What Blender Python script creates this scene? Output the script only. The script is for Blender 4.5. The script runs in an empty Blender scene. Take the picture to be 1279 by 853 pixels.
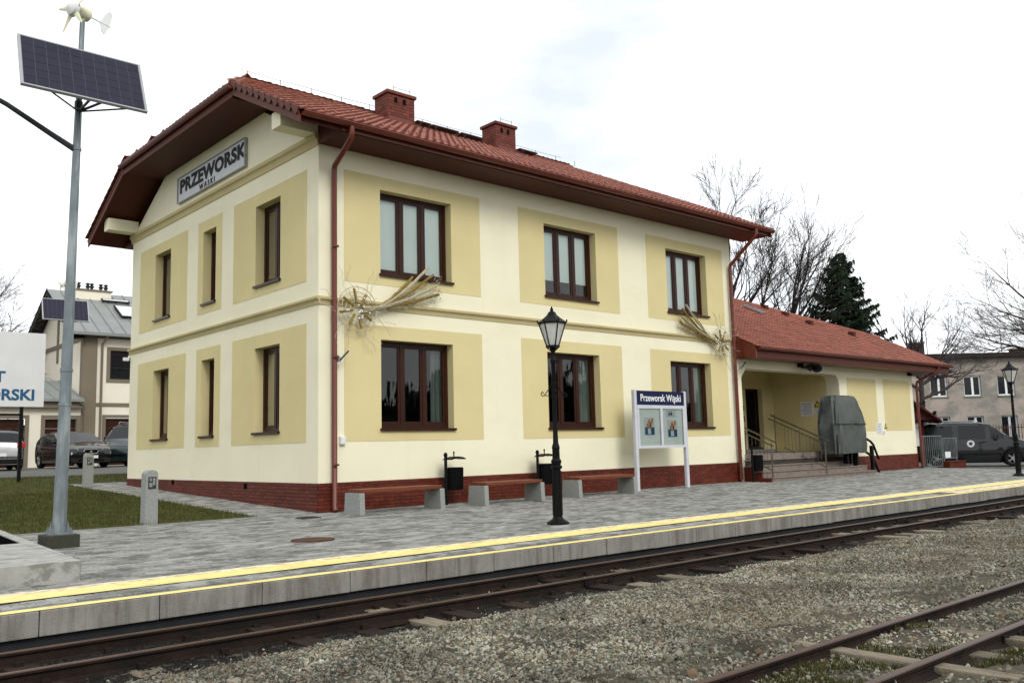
import bpy, bmesh, math, random
import numpy as np
from mathutils import Vector, Matrix
R = math.radians
rnd = random.Random(7)
sc = bpy.context.scene
col = sc.collection

# ------------------------------------------------------------------ camera
CAM = Vector((-8.660, -15.404, 1.14))
right = Vector((0.74849184, -0.6626874, -0.0246043)); up = Vector((-0.06032976, -0.10499605, 0.992641)); fwd = Vector((0.66039404, 0.74149932, 0.11856846))
cd = bpy.data.cameras.new('camera'); co = bpy.data.objects.new('camera', cd); col.objects.link(co)
cd.sensor_width = 36; cd.lens = 31.33; cd.clip_start = 0.1; cd.clip_end = 3000
m = Matrix((right, up, -fwd)).transposed().to_4x4(); m.translation = CAM
co.matrix_world = m
sc.camera = co

# ------------------------------------------------------------------ light
SUN_EL, SUN_AZ = R(40), R(193)      # azimuth clockwise from +Y (the sun stands to the south, over the tracks)
w = bpy.data.worlds.new('World'); sc.world = w; w.use_nodes = True
nt = w.node_tree; N = nt.nodes; Lk = nt.links
N.clear()
out = N.new('ShaderNodeOutputWorld'); bg = N.new('ShaderNodeBackground'); bg.inputs['Strength'].default_value = 0.1
sky = N.new('ShaderNodeTexSky'); sky.sky_type = 'NISHITA'; sky.sun_disc = False; sky.sun_elevation = SUN_EL; sky.sun_rotation = SUN_AZ
tc = N.new('ShaderNodeTexCoord'); mp = N.new('ShaderNodeMapping'); mp.inputs['Scale'].default_value = (1, 1, 2.6)
no = N.new('ShaderNodeTexNoise'); no.inputs['Scale'].default_value = 2.1; no.inputs['Detail'].default_value = 7; no.inputs['Roughness'].default_value = 0.55
rp = N.new('ShaderNodeValToRGB'); rp.color_ramp.elements[0].position = 0.30; rp.color_ramp.elements[1].position = 0.50
rp.color_ramp.elements[0].color = (5.9, 6.35, 6.8, 1); rp.color_ramp.elements[1].color = (9.0, 9.1, 9.2, 1)
mx = N.new('ShaderNodeMixRGB'); mx.inputs['Fac'].default_value = 0.93
Lk.new(tc.outputs['Generated'], mp.inputs['Vector']); Lk.new(mp.outputs[0], no.inputs['Vector']); Lk.new(no.outputs[0], rp.inputs[0])
Lk.new(sky.outputs[0], mx.inputs[1]); Lk.new(rp.outputs[0], mx.inputs[2]); Lk.new(mx.outputs[0], bg.inputs['Color']); Lk.new(bg.outputs[0], out.inputs[0])
sd = bpy.data.lights.new('sun', 'SUN'); so = bpy.data.objects.new('sun', sd); col.objects.link(so)
sd.energy = 1.2; sd.angle = R(22); sd.color = (1.0, 0.965, 0.9)
sv = Vector((math.sin(SUN_AZ) * math.cos(SUN_EL), math.cos(SUN_AZ) * math.cos(SUN_EL), math.sin(SUN_EL)))
so.rotation_euler = (-sv).to_track_quat('-Z', 'Y').to_euler()
sc.view_settings.view_transform = 'Standard'; sc.view_settings.look = 'None'; sc.view_settings.gamma = 1
sc.view_settings.use_curve_mapping = False
sc.view_settings.exposure = 0.63
sc.cycles.max_bounces = 6; sc.cycles.transparent_max_bounces = 16

# ------------------------------------------------------------------ materials
def mat(name, c, rough=0.7, var=0.12, scale=3.0, bump=0.0, bscale=60.0, metal=0.0, c2=None, stretch=(1, 1, 1), rand=0.0, attr=False, spec=0.2, lo=0.35, hi=0.65, objco=False, detail=6):
    m = bpy.data.materials.new(name); m.use_nodes = True; nt = m.node_tree; N = nt.nodes; L = nt.links
    b = N['Principled BSDF']; b.inputs['Roughness'].default_value = rough; b.inputs['Metallic'].default_value = metal
    b.inputs['Specular IOR Level'].default_value = spec
    tc = N.new('ShaderNodeTexCoord'); geo = N.new('ShaderNodeNewGeometry')
    src = tc.outputs['Object'] if objco else geo.outputs['Position']
    mp = N.new('ShaderNodeMapping'); mp.inputs['Scale'].default_value = stretch; L.new(src, mp.inputs['Vector'])
    n = N.new('ShaderNodeTexNoise'); n.inputs['Scale'].default_value = scale; n.inputs['Detail'].default_value = detail; n.inputs['Roughness'].default_value = 0.62
    L.new(mp.outputs[0], n.inputs['Vector'])
    r = N.new('ShaderNodeValToRGB'); r.color_ramp.elements[0].position = lo; r.color_ramp.elements[1].position = hi
    c = tuple(c) + (1,)
    if c2 is None: a = tuple(x * (1 - var) for x in c[:3]) + (1,); bb = tuple(min(1, x * (1 + var)) for x in c[:3]) + (1,)
    else: a = tuple(c2) + (1,); bb = c
    r.color_ramp.elements[0].color = a; r.color_ramp.elements[1].color = bb
    L.new(n.outputs[0], r.inputs[0]); cur = r.outputs[0]
    if rand:
        oi = N.new('ShaderNodeObjectInfo'); mr = N.new('ShaderNodeMapRange'); mr.inputs['To Min'].default_value = 1 - rand; mr.inputs['To Max'].default_value = 1 + rand
        L.new(oi.outputs['Random'], mr.inputs['Value'])
        if attr:
            at = N.new('ShaderNodeAttribute'); at.attribute_name = 'tint'
            ad = N.new('ShaderNodeMath'); ad.operation = 'ADD'; L.new(at.outputs['Fac'], ad.inputs[0]); L.new(oi.outputs['Random'], ad.inputs[1])
            fr = N.new('ShaderNodeMath'); fr.operation = 'FRACT'; L.new(ad.outputs[0], fr.inputs[0]); L.new(fr.outputs[0], mr.inputs['Value'])
        mu = N.new('ShaderNodeVectorMath'); mu.operation = 'SCALE'; L.new(cur, mu.inputs[0]); L.new(mr.outputs[0], mu.inputs['Scale']); cur = mu.outputs[0]
    L.new(cur, b.inputs['Base Color'])
    # roughness breakup
    rr = N.new('ShaderNodeMapRange'); rr.inputs['To Min'].default_value = max(0, rough - 0.1); rr.inputs['To Max'].default_value = min(1, rough + 0.1)
    L.new(n.outputs[0], rr.inputs['Value']); L.new(rr.outputs[0], b.inputs['Roughness'])
    if bump:
        n2 = N.new('ShaderNodeTexNoise'); n2.inputs['Scale'].default_value = bscale; n2.inputs['Detail'].default_value = 5
        L.new(mp.outputs[0], n2.inputs['Vector'])
        bu = N.new('ShaderNodeBump'); bu.inputs['Strength'].default_value = bump; bu.inputs['Distance'].default_value = 0.02
        L.new(n2.outputs[0], bu.inputs['Height']); L.new(bu.outputs[0], b.inputs['Normal'])
    return m

def add_stain(m, c, scale, lo, hi, stretch=(1, 1, 1), fac=1.0):
    """a second noise layer with its own colour over the base colour"""
    nt = m.node_tree; N = nt.nodes; L = nt.links; b = N['Principled BSDF']
    src = b.inputs['Base Color'].links[0].from_socket
    geo = N.new('ShaderNodeNewGeometry'); mp = N.new('ShaderNodeMapping'); mp.inputs['Scale'].default_value = stretch; mp.inputs['Location'].default_value = (3.1, 7.7, 1.3)
    n = N.new('ShaderNodeTexNoise'); n.inputs['Scale'].default_value = scale; n.inputs['Detail'].default_value = 8; n.inputs['Roughness'].default_value = 0.65
    L.new(geo.outputs['Position'], mp.inputs['Vector']); L.new(mp.outputs[0], n.inputs['Vector'])
    r = N.new('ShaderNodeMapRange'); r.inputs['From Min'].default_value = lo; r.inputs['From Max'].default_value = hi; r.inputs['To Max'].default_value = fac; r.clamp = True
    L.new(n.outputs[0], r.inputs['Value'])
    mx = N.new('ShaderNodeMixRGB'); L.new(r.outputs[0], mx.inputs['Fac']); L.new(src, mx.inputs[1]); mx.inputs[2].default_value = tuple(c) + (1,)
    L.new(mx.outputs[0], b.inputs['Base Color'])
    return m

def glass_mat(name, tint=(0.88, 0.93, 0.92), rough=0.02, refl=1.0):
    m = bpy.data.materials.new(name); m.use_nodes = True; nt = m.node_tree; N = nt.nodes; L = nt.links
    N.remove(N['Principled BSDF']); o = N['Material Output']
    t = N.new('ShaderNodeBsdfTransparent'); t.inputs[0].default_value = tuple(tint) + (1,)
    g = N.new('ShaderNodeBsdfGlossy'); g.inputs['Roughness'].default_value = rough
    f = N.new('ShaderNodeFresnel'); f.inputs['IOR'].default_value = 1.5
    mu = N.new('ShaderNodeMath'); mu.operation = 'MULTIPLY'; mu.inputs[1].default_value = refl; L.new(f.outputs[0], mu.inputs[0])
    n = N.new('ShaderNodeTexNoise'); n.inputs['Scale'].default_value = 1.3
    bu = N.new('ShaderNodeBump'); bu.inputs['Strength'].default_value = 0.12; bu.inputs['Distance'].default_value = 0.03; L.new(n.outputs[0], bu.inputs['Height']); L.new(bu.outputs[0], g.inputs['Normal'])
    mx = N.new('ShaderNodeMixShader'); L.new(mu.outputs[0], mx.inputs[0]); L.new(t.outputs[0], mx.inputs[1]); L.new(g.outputs[0], mx.inputs[2]); L.new(mx.outputs[0], o.inputs[0])
    return m

M = {}
M['cream'] = add_stain(mat('cream_plaster', (0.80, 0.762, 0.575), 0.9, 0.03, 0.5, 0.25, 140), (0.70, 0.65, 0.47), 0.5, 0.5, 0.75, (1, 1, 2.5), 0.5)
add_stain(M['cream'], (0.60, 0.56, 0.42), 2.2, 0.56, 0.78, (1.9, 1.9, 0.12), 0.22)
M['yellow'] = add_stain(mat('ochre_plaster', (0.64, 0.555, 0.295), 0.9, 0.04, 0.6, 0.25, 140), (0.60, 0.50, 0.25), 0.7, 0.5, 0.75, (1, 1, 2), 0.5)
add_stain(M['yellow'], (0.50, 0.42, 0.21), 2.2, 0.56, 0.78, (1.9, 1.9, 0.12), 0.22)
M['belt'] = mat('moulding_plaster', (0.47, 0.40, 0.21), 0.9, 0.06, 1.0, 0.1)
M['brick'] = mat('glazed_plinth_brick', (0.105, 0.022, 0.012), 0.5, 0.18, 5, 0.15, 60, rand=0.22, attr=True)
M['brick_joint'] = mat('plinth_mortar', (0.05, 0.018, 0.013), 0.9, 0.15, 8)
M['chim'] = mat('chimney_brick', (0.13, 0.036, 0.025), 0.7, 0.2, 6, 0.2, 50, rand=0.25, attr=True)
M['tile'] = add_stain(mat('clay_roof_tile', (0.215, 0.067, 0.042), 0.6, 0.15, 2.0, 0.2, 40, rand=0.24, attr=True), (0.15, 0.055, 0.038), 1.7, 0.5, 0.72, (1, 1, 1), 0.55)
M['soffit'] = mat('brown_soffit_boards', (0.072, 0.016, 0.008), 0.55, 0.12, 3, 0.1, 30)
M['gutter'] = mat('brown_red_gutter_metal', (0.12, 0.020, 0.009), 0.35, 0.1, 4, spec=0.5)
M['barge'] = mat('brown_verge_board', (0.10, 0.028, 0.017), 0.6, 0.1, 3)
M['frame'] = mat('brown_window_frame', (0.032, 0.010, 0.005), 0.35, 0.15, 5)
M['glass'] = glass_mat('window_glass', refl=1.6)
M['glass_g'] = glass_mat('gable_window_glass', refl=0.55)
M['blind'] = mat('pale_roller_blind', (0.80, 0.86, 0.82), 0.8, 0.03, 1.0)
M['curtain'] = mat('grey_green_curtain', (0.26, 0.31, 0.28), 0.9, 0.3, 14, stretch=(1, 1, 0.02))
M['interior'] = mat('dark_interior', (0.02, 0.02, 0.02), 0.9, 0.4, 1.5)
M['paver'] = add_stain(mat('grey_concrete_paver', (0.215, 0.218, 0.202), 0.8, 0.10, 9, 0.3, 90, rand=0.30, attr=True), (0.075, 0.075, 0.068), 2.6, 0.51, 0.56, (0.9, 1.1, 1), 0.62)
add_stain(M['paver'], (0.34, 0.345, 0.325), 3.1, 0.53, 0.585, (0.7, 1.2, 1), 0.62)
M['slab_paving'] = add_stain(mat('pale_slab_paving', (0.33, 0.33, 0.305), 0.85, 0.12, 5, 0.3, 80), (0.13, 0.13, 0.115), 3.4, 0.53, 0.58, (0.8, 2.2, 1), 0.6)
M['paver_bed'] = mat('paver_joint_sand', (0.06, 0.058, 0.048), 0.95, 0.3, 8)
M['edge'] = add_stain(mat('platform_edge_concrete', (0.235, 0.228, 0.205), 0.85, 0.10, 3, 0.3, 70), (0.11, 0.095, 0.075), 2.6, 0.46, 0.66, (1.6, 1, 0.5), 0.65)
add_stain(M['edge'], (0.10, 0.088, 0.070), 3.0, 0.50, 0.66, (5, 1, 0.35), 0.6)
M['edge_dark'] = mat('dark_base_concrete', (0.018, 0.019, 0.021), 0.8, 0.2, 4)  # near-black concrete for the footing below the edge slabs
M['paint'] = add_stain(mat('yellow_line_paint', (0.80, 0.66, 0.25), 0.6, 0.06, 3, 0.1, 90), (0.40, 0.31, 0.15), 8.0, 0.50, 0.64, (0.8, 3, 1), 0.7)
M['paint_worn'] = add_stain(mat('worn_pale_line_paint', (0.74, 0.66, 0.46), 0.7, 0.08, 4, 0.1, 90), (0.26, 0.20, 0.14), 8, 0.46, 0.62, (1, 3, 1), 0.9)
M['concrete'] = add_stain(mat('raw_concrete', (0.23, 0.235, 0.22), 0.9, 0.08, 4, 0.3, 80), (0.13, 0.13, 0.12), 3, 0.5, 0.7, (1, 1, 1), 0.6)
M['granite'] = mat('speckled_bench_concrete', (0.26, 0.27, 0.255), 0.85, 0.22, 55, 0.2, 90)
M['mossy'] = add_stain(mat('weathered_block', (0.045, 0.042, 0.032), 0.9, 0.3, 9, 0.3), (0.04, 0.045, 0.03), 6, 0.45, 0.6)
M['galv'] = add_stain(mat('galvanised_steel', (0.17, 0.20, 0.21), 0.45, 0.14, 5, stretch=(2, 2, 0.7), metal=0.35), (0.36, 0.40, 0.41), 5, 0.5, 0.66, (1, 1, 0.25), 0.7)
M['steel_d'] = mat('dark_galvanised_frame', (0.04, 0.045, 0.05), 0.5, 0.1, 6, metal=0.3)
M['alu'] = mat('aluminium', (0.34, 0.35, 0.35), 0.35, 0.05, 6, metal=0.5)
M['pv'] = mat('solar_cell', (0.010, 0.009, 0.026), 0.55, 0.35, 30, rand=0.15, spec=0.25)
M['pvgrid'] = mat('solar_grid_lines', (0.11, 0.11, 0.16), 0.5, 0.05)
M['white'] = mat('white_enamel', (0.72, 0.74, 0.74), 0.4, 0.03)
M['ivory'] = mat('ivory_plastic', (0.66, 0.65, 0.48), 0.5, 0.05)
M['black'] = mat('black_cast_iron', (0.0045, 0.0045, 0.005), 0.5, 0.2, 12, 0.15, 60, spec=0.12)
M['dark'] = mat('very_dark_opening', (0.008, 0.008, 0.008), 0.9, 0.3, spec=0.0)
M['frost'] = mat('lantern_pane', (0.5, 0.51, 0.49), 0.3, 0.12, 6)
M['rail'] = add_stain(mat('rusty_rail_side', (0.018, 0.010, 0.007), 0.8, 0.25, 9, 0.3, 50), (0.008, 0.006, 0.005), 3, 0.45, 0.6)
M['railtop'] = mat('worn_rail_head', (0.075, 0.044, 0.029), 0.42, 0.2, 14, metal=0.4, stretch=(0.4, 4, 1))
M['sleep'] = add_stain(mat('old_dark_sleeper', (0.022, 0.013, 0.009), 0.9, 0.3, 6, 0.5, 60, stretch=(3, 0.6, 1), rand=0.3), (0.009, 0.006, 0.005), 3, 0.5, 0.7)
M['sleep_p'] = mat('bleached_sleeper', (0.17, 0.145, 0.105), 0.9, 0.25, 7, 0.5, 60, stretch=(3, 0.6, 1), rand=0.25)
M['stone'] = None
M['wood_red'] = mat('red_brown_bench_wood', (0.15, 0.043, 0.020), 0.55, 0.2, 6, 0.15, 40, stretch=(0.5, 5, 5))
M['tarp'] = add_stain(mat('grey_green_tarpaulin', (0.075, 0.085, 0.080), 0.55, 0.15, 3, 0.3, 9), (0.085, 0.098, 0.09), 4, 0.5, 0.7)
M['step'] = add_stain(mat('pinkish_grey_step_stone', (0.20, 0.165, 0.14), 0.75, 0.1, 10, 0.15, 80), (0.13, 0.105, 0.09), 5, 0.5, 0.7)
M['stain'] = mat('stainless_rail', (0.16, 0.14, 0.11), 0.3, 0.1, 8, metal=0.8)
M['navy'] = mat('navy_sign_panel', (0.004, 0.007, 0.045), 0.45, 0.05)
M['navy_t'] = mat('blue_letter_paint', (0.02, 0.10, 0.21), 0.5, 0.03)
M['sign_w'] = mat('white_sign_face', (0.66, 0.67, 0.69), 0.5, 0.04, 1.5)
M['sign_g'] = mat('grey_sign_face', (0.56, 0.575, 0.60), 0.5, 0.04, 2)
M['ink'] = mat('black_letter_paint', (0.012, 0.012, 0.016), 0.6, 0.1)
M['post_w'] = mat('light_grey_post_paint', (0.52, 0.53, 0.57), 0.45, 0.05)
M['paper'] = mat('white_paper', (0.68, 0.69, 0.72), 0.8, 0.05, 8)
M['pinboard'] = mat('pale_green_pinboard', (0.84, 0.88, 0.84), 0.7, 0.04)
M['gold'] = mat('gold_tinsel', (0.25, 0.175, 0.05), 0.55, 0.5, 40, 0.5, 60, metal=0.4)
M['silver'] = mat('silver_tinsel', (0.46, 0.42, 0.29), 0.4, 0.4, 50, 0.5, 60, metal=0.4)
M['bark'] = mat('dark_bark', (0.022, 0.019, 0.017), 0.9, 0.25, 6, 0.4, 30)
M['bark2'] = mat('grey_brown_bark', (0.05, 0.041, 0.04), 0.9, 0.2, 6, 0.3, 30)
M['needle'] = mat('spruce_needles', (0.018, 0.034, 0.017), 0.8, 0.4, 2.5, rand=0.1)
M['grass'] = add_stain(mat('winter_grass', (0.050, 0.058, 0.010), 0.95, 0.25, 2.2, 0.6, 50), (0.075, 0.058, 0.018), 1.6, 0.48, 0.64, (1, 1, 1), 0.7)
M['moss'] = add_stain(mat('moss_green', (0.050, 0.055, 0.010), 0.95, 0.35, 6, 0.5, 60), (0.04, 0.03, 0.015), 4, 0.5, 0.66)
M['asphalt'] = mat('parking_asphalt', (0.12, 0.12, 0.11), 0.9, 0.15, 3, 0.2, 80)
M['soil'] = add_stain(mat('fouled_ballast_bed', (0.075, 0.066, 0.046), 0.95, 0.4, 22, 0.8, 45), (0.022, 0.018, 0.012), 1.6, 0.45, 0.62)
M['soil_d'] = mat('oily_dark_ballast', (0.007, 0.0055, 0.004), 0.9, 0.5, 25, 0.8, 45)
M['field'] = mat('distant_ground', (0.12, 0.12, 0.08), 0.95, 0.2, 0.2)
M['metal_roof'] = mat('grey_green_seam_roof', (0.235, 0.25, 0.243), 0.5, 0.08, 1, metal=0.2)
M['cream2'] = mat('pale_cream_render', (0.75, 0.70, 0.58), 0.9, 0.04, 0.8)
M['taupe'] = mat('taupe_render', (0.18, 0.15, 0.11), 0.9, 0.06, 1)
M['oldwall'] = add_stain(mat('stained_pink_grey_render', (0.33, 0.285, 0.25), 0.9, 0.12, 0.7, 0.2, 20), (0.20, 0.195, 0.17), 0.5, 0.46, 0.58, (1, 1, 1.6), 0.9)
M['roofdark'] = mat('dark_roof_felt', (0.022, 0.016, 0.015), 0.8, 0.2)
M['old_brick'] = mat('sooty_chimney_brick', (0.05, 0.032, 0.022), 0.9, 0.3, 6, 0.3)
M['rust'] = mat('rusty_manhole', (0.075, 0.035, 0.022), 0.8, 0.35, 12, 0.3)
M['tyre'] = mat('tyre_rubber', (0.006, 0.006, 0.006), 0.8, 0.1)
M['carglass'] = mat('car_window_glass', (0.008, 0.010, 0.012), 0.12, 0.1, spec=0.35)
M['redlamp'] = mat('red_lamp_lens', (0.45, 0.02, 0.02), 0.2, 0.05)
M['headlamp'] = mat('clear_headlamp', (0.55, 0.57, 0.58), 0.12, 0.1, metal=0.4)
M['darkred'] = mat('dark_red_stained_wood', (0.055, 0.007, 0.006), 0.6, 0.15, 5)
M['yellow_s'] = mat('warning_yellow', (0.75, 0.55, 0.04), 0.5, 0.05)
M['blue'] = mat('poster_blue', (0.03, 0.12, 0.22), 0.6, 0.2, 40)
M['orange'] = mat('poster_orange', (0.55, 0.24, 0.04), 0.6, 0.2, 30)
M['wirem'] = mat('lightning_wire', (0.16, 0.15, 0.145), 0.5, 0.05, metal=0.5)
def carpaint(name, c, metal=0.5, rough=0.22):
    m = mat(name, c, rough, 0.03, 2, metal=metal); b = m.node_tree.nodes['Principled BSDF']; b.inputs['Coat Weight'].default_value = 0.8; b.inputs['Coat Roughness'].default_value = 0.05; return m

# ------------------------------------------------------------------ helpers
class MB:
    """collects geometry for ONE mesh object"""
    def __init__(s): s.v = []; s.f = []; s.m = []; s.t = []
    def add(s, vs, fs, mi=0, tint=None):
        o = len(s.v); s.v += [tuple(p) for p in vs]
        t = rnd.random() if tint is None else tint
        for f in fs: s.f.append(tuple(i + o for i in f)); s.m.append(mi); s.t.append(t)
    def box(s, x0, y0, z0, x1, y1, z1, mi=0, tint=None):
        if x0 > x1: x0, x1 = x1, x0
        if y0 > y1: y0, y1 = y1, y0
        if z0 > z1: z0, z1 = z1, z0
        s.add([(x0, y0, z0), (x1, y0, z0), (x1, y1, z0), (x0, y1, z0), (x0, y0, z1), (x1, y0, z1), (x1, y1, z1), (x0, y1, z1)],
              [(0, 3, 2, 1), (4, 5, 6, 7), (0, 1, 5, 4), (1, 2, 6, 5), (2, 3, 7, 6), (3, 0, 4, 7)], mi, tint)
    def bbox(s, x0, y0, z0, x1, y1, z1, b=0.01, mi=0, tint=None):
        """box with chamfered edges"""
        bm = bmesh.new(); bmesh.ops.create_cube(bm, size=1)
        for v in bm.verts: v.co = Vector(((x0 + x1) / 2 + v.co.x * abs(x1 - x0), (y0 + y1) / 2 + v.co.y * abs(y1 - y0), (z0 + z1) / 2 + v.co.z * abs(z1 - z0)))
        bmesh.ops.bevel(bm, geom=bm.edges[:], offset=b, segments=2, affect='EDGES', profile=0.6)
        bm.verts.index_update(); s.add([v.co[:] for v in bm.verts], [[v.index for v in f.verts] for f in bm.faces], mi, tint); bm.free()
    def prism(s, poly, axis, a, b, mi=0, tint=None):
        """poly = 2D points in the plane normal to axis, swept from a to b"""
        n = len(poly)
        def P(p, t):
            if axis == 'x': return (t, p[0], p[1])
            if axis == 'y': return (p[0], t, p[1])
            return (p[0], p[1], t)
        vs = [P(p, a) for p in poly] + [P(p, b) for p in poly]
        fs = [tuple(range(n))[::-1], tuple(range(n, 2 * n))] + [(i, (i + 1) % n, n + (i + 1) % n, n + i) for i in range(n)]
        s.add(vs, fs, mi, tint)
    def tube(s, pts, r, n=6, mi=0, cap=True, tint=None):
        pts = [Vector(p) for p in pts]; k = len(pts)
        rs = r if isinstance(r, (list, tuple)) else [r] * k
        vs = []; prev = None
        for i, p in enumerate(pts):
            d = (pts[min(i + 1, k - 1)] - pts[max(i - 1, 0)])
            d = d.normalized() if d.length > 1e-9 else Vector((0, 0, 1))
            if prev is None: a = d.orthogonal().normalized()
            else:
                a = prev - d * prev.dot(d); a = a.normalized() if a.length > 1e-6 else d.orthogonal().normalized()
            prev = a; bb = d.cross(a)
            for j in range(n):
                t = 2 * math.pi * j / n; vs.append(p + (a * math.cos(t) + bb * math.sin(t)) * rs[i])
        fs = [(i * n + j, i * n + (j + 1) % n, (i + 1) * n + (j + 1) % n, (i + 1) * n + j) for i in range(k - 1) for j in range(n)]
        if cap: fs += [tuple(range(n))[::-1], tuple(range((k - 1) * n, k * n))]
        s.add(vs, fs, mi, tint)
    def lathe(s, prof, n=12, c=(0, 0), mi=0, rot=0, sq=1.0):
        vs = []
        for r, z in prof:
            for j in range(n):
                t = 2 * math.pi * j / n + rot; vs.append((c[0] + r * math.cos(t), c[1] + r * math.sin(t) * sq, z))
        k = len(prof)
        fs = [(i * n + j, i * n + (j + 1) % n, (i + 1) * n + (j + 1) % n, (i + 1) * n + j) for i in range(k - 1) for j in range(n)]
        fs += [tuple(range(n))[::-1], tuple(range((k - 1) * n, k * n))]
        s.add(vs, fs, mi)
    def quad(s, a, b, c, d, mi=0, tint=None): s.add([a, b, c, d], [(0, 1, 2, 3)], mi, tint)
    def mesh(s, name, mats):
        me = bpy.data.meshes.new(name); me.from_pydata(s.v, [], s.f)
        for m_ in (mats if isinstance(mats, (list, tuple)) else [mats]): me.materials.append(m_)
        if any(s.m): me.polygons.foreach_set('material_index', s.m)
        at = me.attributes.new('tint', 'FLOAT', 'FACE'); at.data.foreach_set('value', s.t)
        me.update(); return me
    def build(s, name, mats, parent=None, smooth=False, loc=None, rz=0, stuff=False):
        me = s.mesh(name, mats)
        if smooth is True:
            me.polygons.foreach_set('use_smooth', [True] * len(me.polygons))
        elif smooth:
            me.polygons.foreach_set('use_smooth', [True] * len(me.polygons)); 
            try: me.set_sharp_from_angle(angle=R(smooth))
            except Exception: pass
        return link(name, me, parent, loc, rz, stuff)

def link(name, me, parent=None, loc=None, rz=0, stuff=False):
    o = bpy.data.objects.new(name, me); col.objects.link(o)
    if parent: o.parent = parent
    if loc: o.location = loc
    o.rotation_euler = (0, 0, rz)
    if stuff: o['kind'] = 'stuff'
    return o
def tag(o, label=None, cat=None, group=None, kind=None):
    if label: o['label'] = label
    if cat: o['category'] = cat
    if group: o['group'] = group
    if kind: o['kind'] = kind
    return o
def thing(name, label, cat, loc=(0, 0, 0), rz=0, group=None):
    o = bpy.data.objects.new(name, None); col.objects.link(o); o.location = loc; o.rotation_euler = (0, 0, rz); o.empty_display_size = 0.2
    return tag(o, label, cat, group)
def copy_tree(o, loc=None, rz=None, parent=None, label=None):
    c = o.copy(); col.objects.link(c)
    if parent: c.parent = parent
    for ch in o.children: copy_tree(ch, parent=c)
    if loc: c.location = loc
    if rz is not None: c.rotation_euler = (0, 0, rz)
    if label: c['label'] = label
    return c
def text(name, s, size, mat_, parent, mw, sx=1.0, off=0.0, ext=0.004, align='LEFT', shear=0.0, sp=1.0):
    """flat lettering as a real thin mesh; mw maps local x (reading), y (up), z (out)"""
    cu = bpy.data.curves.new(name, 'FONT'); cu.body = s; cu.size = size; cu.extrude = ext; cu.offset = off; cu.align_x = align; cu.shear = shear; cu.space_character = sp
    cu.resolution_u = 4
    t = bpy.data.objects.new(name + '_tmp', cu); col.objects.link(t)
    me = bpy.data.meshes.new_from_object(t.evaluated_get(bpy.context.evaluated_depsgraph_get()))
    bpy.data.objects.remove(t); bpy.data.curves.remove(cu)
    me.name = name; me.materials.clear(); me.materials.append(mat_)
    me.transform(mw @ Matrix.Diagonal((sx, 1, 1, 1)))
    return link(name, me, parent)
def face_mw(origin, xdir, out_, upv=(0, 0, 1)):
    x = Vector(xdir).normalized(); u = Vector(upv).normalized(); o = Vector(out_).normalized()
    m = Matrix((x, u, o)).transposed().to_4x4(); m.translation = Vector(origin); return m

def sstep(a, b, x):
    t = max(0, min(1, (x - a) / (b - a))); return t * t * (3 - 2 * t)
def G(x, y):
    if y < 0: z = 0.0143 * y
    else: z = min(0.035 * y, 0.77) * (1 - sstep(14.2, 24, x))
    return z - 0.12 * sstep(25.7, 29, x)

# ------------------------------------------------------------------ ground, tracks, platform
def sheet(name, x0, x1, y0, y1, nx, ny, dz, mt, hole=None, zf=G, kind='structure', extra=None):
    b = MB(); xs = np.linspace(x0, x1, nx + 1); ys = np.linspace(y0, y1, ny + 1)
    vs = [(x, y, zf(x, y) + dz) for y in ys for x in xs]
    fs = [(j * (nx + 1) + i, j * (nx + 1) + i + 1, (j + 1) * (nx + 1) + i + 1, (j + 1) * (nx + 1) + i) for j in range(ny) for i in range(nx)]
    b.add(vs, fs, 0, 0.5); o = b.build(name, mt); o['kind'] = kind; return o
Z_BED = -0.405
YE = -7.13                                     # platform edge
b = MB()
xs = [-700, -60, -20, 14.2, 16, 18, 20, 22, 24, 25.7, 27, 28, 29, 40, 100, 700]; ys = [YE + 0.25, 0, 4, 8, 12, 16, 20, 22, 40, 120, 700]
vs = [(x, y, G(x, y) - 0.15) for y in ys for x in xs]; nx = len(xs)
b.add(vs, [(j * nx + i, j * nx + i + 1, (j + 1) * nx + i + 1, (j + 1) * nx + i) for j in range(len(ys) - 1) for i in range(nx - 1)], 0, .5)
# ground south of the platform edge joins under it
b.add([(-700, -700, -0.55), (700, -700, -0.55), (700, YE + 0.25, -0.55), (-700, YE + 0.25, -0.55)], [(0, 1, 2, 3)], 0, .5)
b.add([(-700, YE + 0.25, -0.55), (700, YE + 0.25, -0.55), (700, YE + 0.25, -0.2), (-700, YE + 0.25, -0.2)], [(0, 1, 2, 3)], 0, .5)
tag(b.build('ground', M['field']), kind='structure')

def bedz(x, y):
    z = Z_BED + 0.012 * math.sin(x * 1.9 + y * 2.3) + 0.01 * math.sin(x * 4.1 - y * 1.7) + 0.006 * math.sin(x * 9 + y * 7)
    z += 0.03 * math.exp(-((y + 9.9) / 0.9) ** 2)
    z += -0.028 * sstep(-8.98, -8.84, y) - 0.010 * sstep(-8.82, -8.5, y) + 0.012 * sstep(-8.45, -8.36, y) * (1 - sstep(-7.62, -7.5, y))
    z += 0.030 * sstep(-8.80, -8.7, y) * (1 - sstep(-8.5, -8.4, y)) * 0
    z += 0.040 * (sstep(-12.72, -12.6, y) - sstep(-11.98, -11.9, y)) * (0.75 + 0.25 * math.sin(x * 2.7))
    z += 0.045 * sstep(-11.75, -11.5, y) * (1 - sstep(-11.3, -10.9, y)) + 0.02 * sstep(-11.9, -11.8, y) * (1 - sstep(-11.3, -11.0, y)) + 0.04 * (1 - sstep(-12.9, -12.75, y))
    return z
sheet('track_bed', -60, 90, -40, YE + 0.02, 700, 260, 0, M['soil'], zf=bedz)

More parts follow.
